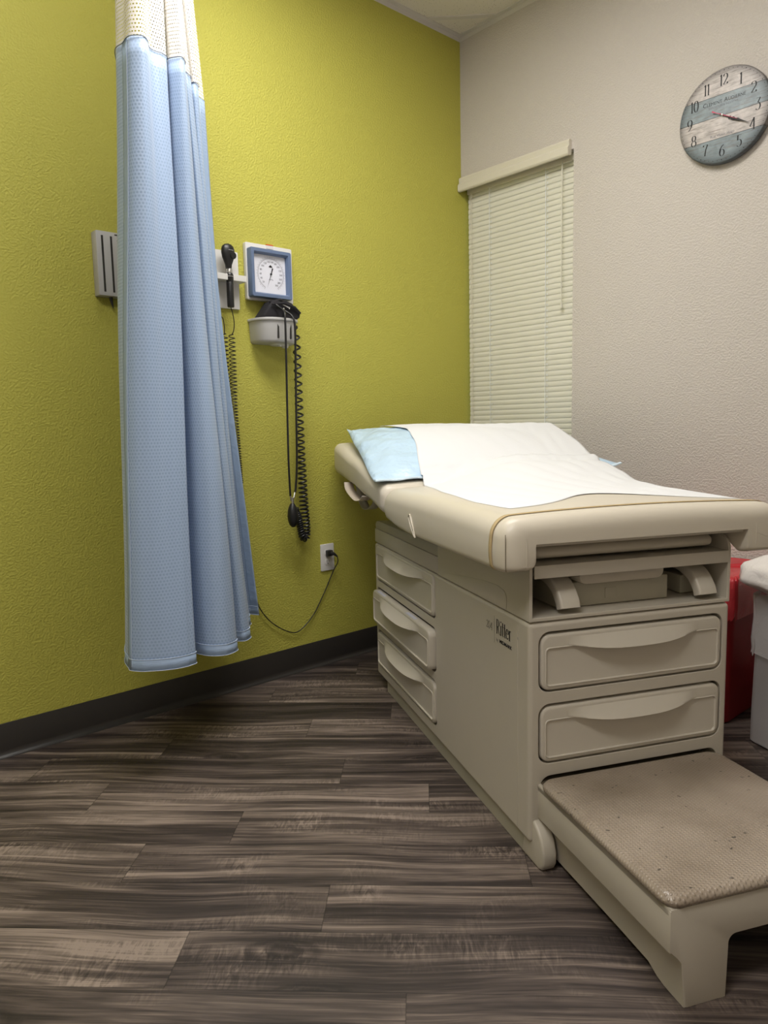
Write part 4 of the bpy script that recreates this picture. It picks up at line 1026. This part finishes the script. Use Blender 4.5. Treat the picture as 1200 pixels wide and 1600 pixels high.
def scope(name, label, y, ang_top, cordctrl, rads, pit):
    o = empty(name, label, 'medical instrument', (0.052, y, 1.44)); of = (0.052, y, 1.44)
    c = (0.052, y)
    MB().lathe([(0.002, 1.440), (0.0115, 1.442), (0.0125, 1.447), (0.0125, 1.527), (0.0115, 1.530)], (c[0], c[1], 0), 24).build('handle', M['black'], o, off=of)
    MB().lathe([(0.0110, 1.5302), (0.0125, 1.533), (0.0125, 1.545), (0.0135, 1.548), (0.0135, 1.556), (0.0105, 1.562)], (c[0], c[1], 0), 24).build('switch_collar', M['black'], o, off=of)
    MB().lathe([(0.0130, 1.5480), (0.0137, 1.5485), (0.0137, 1.5505), (0.0130, 1.551)], (c[0], c[1], 0), 24).build('chrome_ring', M['metal'], o, off=of)
    MB().lathe([(0.0098, 1.5622), (0.0105, 1.563), (0.0105, 1.575), (0.0098, 1.577)], (c[0], c[1], 0), 24).build('neck', M['metal'], o, off=of)
    hd = MB(); rings = []
    for z_, ry, rx in ((1.5772, .0105, .0105), (1.590, .0125, .011), (1.602, .0175, .013), (1.618, .0235, .0155), (1.632, .0262, .0165), (1.645, .0255, .0155), (1.655, .0215, .013), (1.661, .0140, .009), (1.664, .0050, .004)):
        rings.append([(c[0]+rx*math.cos(2*PI*k/24), c[1]-0.002+ry*math.sin(2*PI*k/24), z_) for k in range(24)])
    hd.loft(rings); h_ = hd.build('head', M['black'], o, 60, off=of)
    MB().lathe([(0.0005, 0.0185), (0.011, 0.0185), (0.0125, 0.016), (0.0125, 0.008)], (c[0], c[1]+0.010, 1.622), 24, axis=0).build('dial', M['black'], h_, off=of)
    for k in range(4): MB().lathe([(0.0003, 0.0168), (0.0011, 0.0165), (0.0011, 0.014)], (c[0], c[1]-0.006+0.005*k, 1.640), 8, axis=0).build('mark', M['white_plastic'], h_, off=of)
    MB().tube(cr(cordctrl[0], 6), 0.0018, 6).build('cord', M['black'], o, off=of)
    MB().tube(coil_path(cordctrl[1], rads, pit[0], pit[1]), 0.0018, 6).build('coiled_cord', M['black'], o, off=of)
    return o
scope('ophthalmoscope', 'black ophthalmoscope with round head standing in the wall board cradle right of the curtain', -1.302, 0,
      ([(0.052, -1.302, 1.441), (0.051, -1.295, 1.42), (0.05, -1.290, 1.387), (0.05, -1.294, 1.36), (0.05, -1.302, 1.345)],
       [(0.05, -1.302, 1.345), (0.05, -1.303, 1.25), (0.05, -1.304, 1.168), (0.05, -1.306, 1.075), (0.05, -1.300, 0.934), (0.05, -1.294, 0.80)]),
      [(0, .011), (0.5, .0125), (1, .010)], (0.0155, 0.0075))
scope('otoscope', 'black otoscope in the wall board cradle behind the curtain, only its coiled cord showing', -1.400, 0,
      ([(0.052, -1.400, 1.441), (0.051, -1.38, 1.42), (0.05, -1.340, 1.405), (0.05, -1.332, 1.38), (0.05, -1.332, 1.345)],
       [(0.05, -1.332, 1.345), (0.05, -1.332, 1.25), (0.05, -1.331, 1.15), (0.05, -1.331, 1.05), (0.05, -1.326, 0.93), (0.05, -1.320, 0.84)]),
      [(0, .011), (0.5, .0115), (1, .010)], (0.0155, 0.0080))

# ------------------------------------------------------------------ blood pressure gauge
gy0, gy1, gz0, gz1 = -1.211, -1.004, 1.484, 1.692
gg = empty('blood_pressure_gauge', 'square wall blood pressure gauge with slate blue frame and white dial', 'gauge', (0, (gy0+gy1)/2, (gz0+gz1)/2)); go = (0, (gy0+gy1)/2, (gz0+gz1)/2)
MB().prism(rrect(gy0, gy1, gz0, gz1, 0.006), 0.0005, 0.020, 0, bev=0.003).build('back_plate', M['white_plastic'], gg, off=go)
fy0, fy1, fz0, fz1 = -1.206, -1.026, 1.493, 1.671
def fr_ring(i, x, r=0.006): return [(x, p[0], p[1]) for p in rrect(fy0+i, fy1-i, fz0+i, fz1-i, r, 4)]
MB().loft([fr_ring(0, 0.0202), fr_ring(0, 0.044), fr_ring(0.002, 0.048), fr_ring(0.013, 0.048, 0.003), fr_ring(0.018, 0.040, 0.003), fr_ring(0.019, 0.028, 0.003)], cap1=False, cap0=False).build('frame', M['blue_frame'], gg, off=go)
dl = MB().box(0.0201, 0.030, fy0+0.0185, fy1-0.0185, fz0+0.0185, fz1-0.0185).build('dial', M['dial'], gg, None, off=go)
gc = (-1.111, 1.584)
def GP(p): return (0.0306, gc[0]+p.x, gc[1]+p.y)
def GO(x, y): return lambda p: (0.0306, gc[0]+x+p.x-go[1], gc[1]+y+p.y-go[2])
mb = MB()
for k in range(0, 61):
    v = k*5; a = math.radians(-118-0) ; ang = math.radians(242-300*v/300.0)
    r0, r1 = (0.056, 0.061) if k % 2 else (0.056, 0.0635)
    p0 = Vector((math.cos(ang)*r0, math.sin(ang)*r0)); p1 = Vector((math.cos(ang)*r1, math.sin(ang)*r1)); n_ = Vector((-math.sin(ang), math.cos(ang)))*0.0004
    mb.add([GP(p0+n_), GP(p0-n_), GP(p1-n_), GP(p1+n_)], [(0, 1, 2, 3)])
for k in range(72):
    a0, a1 = math.radians(242-300*k/72), math.radians(242-300*(k+1)/72)
    mb.add([GP(Vector((math.cos(a)*r, math.sin(a)*r))) for a, r in ((a0, .0556), (a1, .0556), (a1, .0563), (a0, .0563))], [(0, 1, 2, 3)])
mb.build('scale', M['ink_grey'], dl, None, off=go, fix=False)
for v in range(20, 301, 20):
    ang = math.radians(242-300*v/300.0); textmesh(str(v), 0.0095, GO(math.cos(ang)*0.0455, math.sin(ang)*0.0455-0.0035), 'numeral', M['ink_grey'], dl, 'CENTER')
textmesh('mmHg', 0.007, GO(0.0, -0.022), 'lettering', M['ink_grey'], dl, 'CENTER')
MB().add([GP(Vector(p)) for p in ((-0.010, 0.026), (0.010, 0.026), (0.0, 0.034), (-0.007, 0.024), (0.007, 0.024), (0.0, 0.0275))], [(0, 1, 2), (3, 4, 5)]).build('emblem', M['ink'], dl, None, off=go, fix=False)
a = math.radians(250)
nd = MB(); dv = Vector((math.cos(a), math.sin(a))); nv = Vector((-dv.y, dv.x))
nd.add([(0.033,)+tuple((Vector((gc[0], gc[1]))+q)) for q in (dv*0.056, nv*0.0012, -dv*0.022+nv*0.003, -dv*0.024, -dv*0.022-nv*0.003, -nv*0.0012)], [(0, 1, 5), (1, 2, 3, 4, 5)])
nd.build('needle', M['ink'], dl, None, off=go, fix=False)
MB().lathe([(0.0005, 0.0352), (0.0035, 0.0350), (0.0035, 0.0305)], (0, gc[0], gc[1]), 16, axis=0).build('needle_hub', M['ink'], dl, off=go)
st = MB().box(0.0203, 0.0212, -1.120, -1.090, 1.679, 1.6915).build('sticker', M['white_plastic'], gg, None, off=go)
MB().box(0.0180, 0.0216, -1.120, -1.090, 1.6915, 1.6955).build('sticker_edge', M['orange'], st, None, off=go)

# ------------------------------------------------------------------ cuff basket
bk = empty('cuff_basket', 'light grey D-shaped plastic wall basket below the square gauge', 'basket', (0, -1.10, 1.37)); ko = (0, -1.10, 1.37)
bc = -1.109
def dring(w_, d_, z_, x0=0.001, n=28):
    pts = []
    for k in range(n+1):
        a = PI*k/n; c_, s_ = math.cos(a), math.sin(a)
        pts.append((x0+d_*abs(s_)**0.62, bc-w_*(abs(c_)**0.8)*(1 if c_ > 0 else -1), z_))
    return pts
MB().loft([dring(0.078, 0.088, 1.3225), dring(0.083, 0.096, 1.327), dring(0.0855, 0.099, 1.335), dring(0.089, 0.104, 1.402), dring(0.094, 0.110, 1.405), dring(0.095, 0.111, 1.411), dring(0.0935, 0.1095, 1.4135),
           dring(0.087, 0.102, 1.4135, 0.004), dring(0.086, 0.101, 1.404, 0.004), dring(0.082, 0.096, 1.337, 0.004), dring(0.079, 0.092, 1.333, 0.004)]).build('bowl', M['grey_plastic'], bk, 45, off=ko)
for th in (0.62, 0.36):
    a = PI*th if False else None
for y_, hw in ((-1.134, 0), (-1.078, 0)):
    # vertical slots cut in the front face, dark inside
    c_ = (y_-bc)/0.088; s_ = max(0.0, 1-abs(c_)**2.5)**0.31; x_ = 0.001+0.1015*s_
    MB().prism(rrect(y_-0.0035, y_+0.0035, 1.338, 1.392, 0.003), x_-0.004, x_+0.0012, 0).build('slot', M['dark'], bk, off=ko)
MB().lathe([(0.0, 1.308), (0.012, 1.309), (0.014, 1.322)], (0.055, -1.075, 0), 16).lathe([(0.0, 1.312), (0.008, 1.313), (0.009, 1.322)], (0.06, -1.105, 0), 16).lathe([(0.0, 1.316), (0.03, 1.317), (0.036, 1.3222)], (0.045, -1.10, 0), 20).build('mounting_boss', M['white_plastic'], bk, off=ko)

# ------------------------------------------------------------------ cuff with its tubing
cf = empty('pressure_cuff', 'black rolled blood pressure cuff in the wall basket with tubes, bulb and coiled hose hanging', 'blood pressure cuff', (0.07, -1.10, 1.34)); fo = (0.07, -1.10, 1.34)
bundle = [(-1.165, 1.360), (-1.170, 1.404), (-1.186, 1.418), (-1.152, 1.462), (-1.141, 1.476), (-1.120, 1.482), (-1.060, 1.468), (-1.024, 1.452), (-1.014, 1.440), (-1.018, 1.425), (-1.045, 1.404), (-1.050, 1.360)]
cb = MB().prism(bundle, 0.018, 0.082, 0, bev=0.008, seg=3).build('cuff_roll', M['black_cloth'], cf, 50, off=fo)
MB().tube([(0.090, -1.150, 1.462), (0.094, -1.10, 1.470), (0.092, -1.05, 1.458), (0.088, -1.02, 1.440)], [.003, .006, .006, .003], 8).tube([(0.070, -1.150, 1.474), (0.072, -1.10, 1.484), (0.068, -1.05, 1.472), (0.064, -1.02, 1.452)], [.003, .006, .006, .003], 8).build('fold', M['black_cloth'], cb, off=fo)
MB().add([(0.0935, -1.104, 1.472), (0.0935, -1.076, 1.462), (0.0935, -1.079, 1.454), (0.0935, -1.107, 1.464), (0.0937, -1.074, 1.467), (0.0937, -1.0695, 1.4655), (0.0937, -1.0735, 1.450), (0.0937, -1.078, 1.4515)], [(0, 1, 2, 3), (4, 5, 6, 7)]).build('arrow_mark', M['white_plastic'], cb, None, off=fo, fix=False)
MB().box(0.0925, 0.0945, -1.103, -1.099, 1.447, 1.452).build('tag', M['white_plastic'], cb, None, off=fo)
tA = [(0.09, -1.135, 1.463), (0.100, -1.126, 1.452), (0.120, -1.119, 1.436), (0.134, -1.124, 1.402), (0.130, -1.123, 1.262), (0.110, -1.113, 1.073), (0.10, -1.109, 0.879), (0.09, -1.100, 0.742)]
tB = [(0.09, -1.100, 1.444), (0.100, -1.090, 1.436), (0.118, -1.080, 1.419), (0.125, -1.075, 1.383), (0.115, -1.070, 1.266), (0.10, -1.065, 1.073), (0.085, -1.060, 0.876), (0.08, -1.066, 0.775), (0.08, -1.071, 0.752)]
MB().tube(cr(tA, 8), 0.0042, 10).build('rubber_tube', M['black'], cf, off=fo)
MB().tube(cr(tB, 8), 0.0042, 10).build('rubber_tube', M['black'], cf, off=fo)
MB().tube([(0.090, -1.100, 0.743), (0.088, -1.096, 0.722)], 0.0032, 10).tube([(0.08, -1.071, 0.754), (0.084, -1.082, 0.728)], 0.0036, 10).tube([(0.086, -1.088, 0.735), (0.086, -1.088, 0.712)], 0.0062, 10).build('valve', M['metal'], cf, off=fo)
MB().lathe([(0.001, 0.618), (0.008, 0.620), (0.015, 0.630), (0.0195, 0.645), (0.0210, 0.663), (0.0195, 0.682), (0.0150, 0.698), (0.009, 0.709), (0.006, 0.713), (0.001, 0.7135)], (0.086, -1.089, 0), 28).build('squeeze_bulb', M['black'], cf, 60, off=fo)
hose = [(0.05, -1.030, 1.425), (0.055, -1.022, 1.36), (0.055, -1.020, 1.28), (0.055, -1.019, 1.174), (0.055, -1.019, 1.025), (0.055, -1.016, 0.823), (0.055, -1.012, 0.694), (0.055, -1.004, 0.605), (0.057, -1.008, 0.566), (0.062, -1.030, 0.572), (0.066, -1.043, 0.62), (0.070, -1.054, 0.665), (0.074, -1.062, 0.690)]
hp = coil_path(hose, [(0, .003), (0.06, .0125), (0.5, .0145), (0.75, .0155), (0.85, .0125), (0.96, .011), (1, .004)], 0.041, 0.0065, 10, 14)
MB().tube([tuple(p) for p in hp], 0.0037, 8).build('coiled_hose', M['black'], cf, off=fo)
MB().tube([tuple(Vector(p)) for p in cr(hose[-5:], 6)], 0.0095, 10).build('hose_core', M['black'], cf, off=fo)

# ------------------------------------------------------------------ outlet, plug and cord
ot = empty('wall_outlet', 'white duplex wall outlet with cover plate, low on the green wall', 'outlet', (0, -0.865, 0.459)); oo = (0, -0.865, 0.459)
MB().prism(rrect(-0.900, -0.830, 0.402, 0.516, 0.004), 0.0004, 0.006, 0, bev=0.002).build('cover_plate', M['white_plastic'], ot, off=oo)
for z_ in (0.479, 0.439):
    rc = MB().prism([(-0.865+0.0165*math.cos(math.radians(a)), z_+max(-0.0135, min(0.0135, 0.0165*math.sin(math.radians(a))))) for a in range(0, 360, 15)], 0.0058, 0.0075, 0, bev=0.0004).build('receptacle', M['white_plastic'], ot, off=oo)
    MB().box(0.0073, 0.0078, -0.8715, -0.8700, z_, z_+0.008).box(0.0073, 0.0078, -0.860, -0.8585, z_, z_+0.007).lathe([(0.0022, 0.0073), (0.0022, 0.0078)], (0, -0.865, z_-0.006), 12, axis=0).build('slots', M['dark'], rc, None, off=oo)
MB().lathe([(0.0005, 0.0068), (0.0025, 0.0066), (0.0028, 0.006)], (0, -0.865, 0.459), 12, axis=0).build('screw', M['metal'], ot, off=oo)
pc = empty('power_cord', 'thin black power cord looping from the wall outlet behind the curtain', 'power cord', (0.02, -1.04, 0.17)); pco = (0.02, -1.04, 0.17)
MB().box(0.0080, 0.030, -0.878, -0.852, 0.466, 0.491, 0.004).tube([(0.026, -0.862, 0.479), (0.038, -0.852, 0.474), (0.044, -0.842, 0.463)], [0.009, 0.006, 0.003], 10).build('plug', M['black'], pc, off=pco)
cd = [(0.043, -0.843, 0.465), (0.040, -0.838, 0.440), (0.018, -0.842, 0.405), (0.012, -0.857, 0.372), (0.011, -0.891, 0.314), (0.011, -0.951, 0.229), (0.011, -1.018, 0.178), (0.011, -1.066, 0.176), (0.011, -1.141, 0.221), (0.011, -1.198, 0.284), (0.011, -1.230, 0.362), (0.011, -1.27, 0.55), (0.012, -1.36, 0.95), (0.012, -1.42, 1.30), (0.0135, -1.44, 1.42)]
MB().tube(cr(cd, 8), 0.0022, 8).build('cord', M['black'], pc, off=pco)

# ------------------------------------------------------------------ wall clock
CR = 0.157
ck = empty('wall_clock', 'round wooden wall clock with weathered white and teal boards and serif numerals', 'clock', (1.243, -0.001, 2.047)); 
def CP(p): return (p.x, -0.0292, p.y)
MB().lathe([(CR-0.010, 0.0), (CR-0.002, -0.002), (CR, -0.007), (CR, -0.023), (CR-0.0025, -0.0275), (CR-0.006, -0.029)], (0, 0, 0), 72, axis=1).build('face', M['clock'], ck, 30)
for n_ in range(1, 13):
    mb = MB()
    a = math.radians(90-30*n_); r = 0.1165; s_ = str(n_); h_ = 0.037
    penword(mb, s_, math.cos(a)*r, math.sin(a)*r-h_/2, h_, CP, wx=0.92 if len(s_) == 1 else 0.80, thick=.125, thin=.026, gap=.05, center=True)
    mb.build('numeral', M['ink'], ck, None, fix=False)
mb = MB()
for k in range(60):
    a = 2*PI*k/60; c_ = Vector((math.cos(a)*0.1475, math.sin(a)*0.1475)); r = 0.0013 if k % 5 else 0.0018
    mb.add([CP(c_+Vector((math.cos(q*PI/3)*r, math.sin(q*PI/3)*r))) for q in range(6)], [tuple(range(6))])
mb.build('minute_dots', M['ink'], ck, None, fix=False)
def CT(x, y): return lambda p: (x+p.x, -0.0292, y+p.y)
def words(t1, x, y, s_, nm, xs=1.0, mat='ink'): textmesh(t1, s_, CT(x, y), nm, M[mat], ck, 'CENTER', xs)
textmesh('C', 0.0205, CT(-0.071, 0.043), 'lettering', M['ink'], ck, xs=0.9); textmesh('LEMENT', 0.0155, CT(-0.0575, 0.043), 'lettering', M['ink'], ck, xs=0.95)
textmesh('A', 0.0205, CT(0.003, 0.043), 'lettering', M['ink'], ck, xs=0.9); textmesh('UDIERNE', 0.0155, CT(0.0165, 0.043), 'lettering', M['ink'], ck, xs=0.93)
words("EXPOSITION & INDUSTRIE", 0, 0.0315, 0.0085, 'lettering', 1.0, 'ink_grey')
words('Rue Victor Hugo', 0, -0.0665, 0.0115, 'lettering', 1.05, 'ink_grey')
def hand(name, ang, L, tail, w_, y_, mat, spade=True):
    a = math.radians(ang); d = Vector((math.cos(a), math.sin(a))); n_ = Vector((-d.y, d.x))
    prof = [(-tail, w_*0.6), (0, w_), (L*0.36, w_*0.8), (L*0.42, w_*2.6), (L*0.50, w_*1.0), (L*0.58, w_*2.2), (L*0.70, w_*1.2), (L, 0.0002)] if spade else [(-tail, w_*2.2), (-tail*0.6, w_*0.8), (0, w_), (L, w_*0.3)]
    fr_ = [tuple(d*x+n_*h) for x, h in prof]+[tuple(d*x-n_*h) for x, h in prof[::-1]]
    MB().prism(fr_, y_, y_-0.0008, 1).build(name, mat, ck, None)
hand('hour_hand', -33, 0.070, 0.012, 0.0024, -0.0325, M['ink'])
hand('minute_hand', -30, 0.104, 0.016, 0.0018, -0.0345, M['ink'])
hand('second_hand', -29, 0.060, 0.040, 0.0012, -0.0365, M['pink'], False)
MB().lathe([(0.004, -0.0292), (0.004, -0.0372), (0.0025, -0.0385), (0.0004, -0.0388)], (0, 0, 0), 16, axis=1).build('hand_pin', M['metal'], ck)

# ------------------------------------------------------------------ waste bins behind the table
rb = empty('red_waste_bin', 'tall red biohazard waste bin with red liner against the beige wall', 'waste bin', (1.27, -0.20, 0)); ro = (1.27, -0.20, 0)
def sq(x0, x1, y0, y1, z_, r=0.035): return [(p[0], p[1], z_) for p in rrect(x0, x1, y0, y1, r, 6)]
MB().loft([sq(1.105, 1.446, -0.345, -0.045, 0.0), sq(1.095, 1.452, -0.352, -0.040, 0.006), sq(1.080, 1.470, -0.368, -0.028, 0.465), sq(1.074, 1.476, -0.374, -0.022, 0.468), sq(1.074, 1.476, -0.374, -0.022, 0.485),
           sq(1.088, 1.462, -0.360, -0.036, 0.485), sq(1.100, 1.444, -0.345, -0.050, 0.03)]).build('bin_body', M['red'], rb, 40, off=ro)
rings = []
random.seed(3)
for q, (e, z_) in enumerate(((0.000, 0.36), (0.002, 0.40), (0.003, 0.455), (0.004, 0.489), (-0.004, 0.499), (-0.020, 0.497), (-0.07, 0.492), (-0.13, 0.49))):
    rg = []
    for i, p in enumerate(rrect(1.073-e, 1.477+e, -0.375-e, -0.021+min(e, 0.0), 0.036, 12)):
        wv = 0.003*math.sin(i*1.9+q)+0.002*math.sin(i*0.7)
        rg.append((p[0]+wv*0.6, min(p[1]-abs(wv)*0.6, -0.018), z_+wv*(2.5 if q == 0 else 0.8)))
    rings.append(rg)
MB().loft(rings, cap0=False, cap1=True).build('liner_bag', M['redbag'], rb, 60, off=ro)

wbu, wbt = 0.289, -1.568
wc = Uv*(wbu+0.14)+Tv*(wbt-0.18)
wb = empty('white_waste_bin', 'white waste bin with clear liner and gathered bag at the right edge', 'waste bin', (wc.x, wc.y, 0), (0, 0, TA)); wo = (wbu+0.14, wbt-0.18, 0)
def ws(e, z_, r=0.03, n=8): return [(p[0], p[1], z_) for p in rrect(wbu-e, wbu+0.28+e, wbt-0.36-e, wbt+e, r, n)]
MB().loft([ws(-0.006, 0.0), ws(0, 0.006), ws(0.0, 0.10), ws(-0.006, 0.440), ws(-0.002, 0.446), ws(-0.002, 0.458), ws(-0.010, 0.458), ws(-0.012, 0.44), ws(-0.012, 0.02)]).build('bin_body', M['bin'], wb, 40, off=wo)
rings = []
for q, (e, z_) in enumerate(((0.006, 0.285), (0.004, 0.30), (0.006, 0.34), (0.003, 0.40), (0.004, 0.445), (0.005, 0.464), (-0.006, 0.468))):
    rg = []
    for i, p in enumerate(ws(e, z_, 0.032, 14)):
        wv = 0.0025*math.sin(i*1.3+q*1.1)+0.002*math.sin(i*2.9)
        rg.append((p[0]+wv, p[1]+wv*0.7, z_+(0.035*(p[1]-wbt)*-1 if q < 3 else 0)*-1.2+wv*2))
    rings.append(rg)
MB().loft(rings, cap0=False, cap1=False).build('clear_liner', M['film'], wb, 60, off=wo)
# gathered white bag billowing above the rim
mb = MB(); rings = []
nb = 72
for q in range(15):
    f = q/14; z_ = 0.452+0.165*f
    R0 = interp([(0, 0.985), (0.1, 1.02), (0.35, 1.50), (0.6, 1.45), (0.8, 1.10), (0.93, 0.60), (1.0, 0.06)], f)
    rg = []
    for k in range(nb):
        a = 2*PI*k/nb; c_, s_ = math.cos(a), math.sin(a)
        sx = 0.132*(abs(c_)**0.6)*(1 if c_ > 0 else -1); sy = 0.172*(abs(s_)**0.6)*(1 if s_ > 0 else -1)
        wv = 1+(0.030*math.sin(a*7+f*5)+0.022*math.sin(a*13-f*7+1)+0.012*math.sin(a*23+f*3))*math.sin(PI*min(1, f*1.1+0.05))
        rg.append((wbu+0.14+sx*R0*wv, wbt-0.18+sy*R0*wv, z_+0.010*math.sin(a*5+1.2)*f+0.006*math.sin(a*9)*f))
    rings.append(rg)
mb.loft(rings).build('white_bag', M['bag'], wb, 75, off=wo)
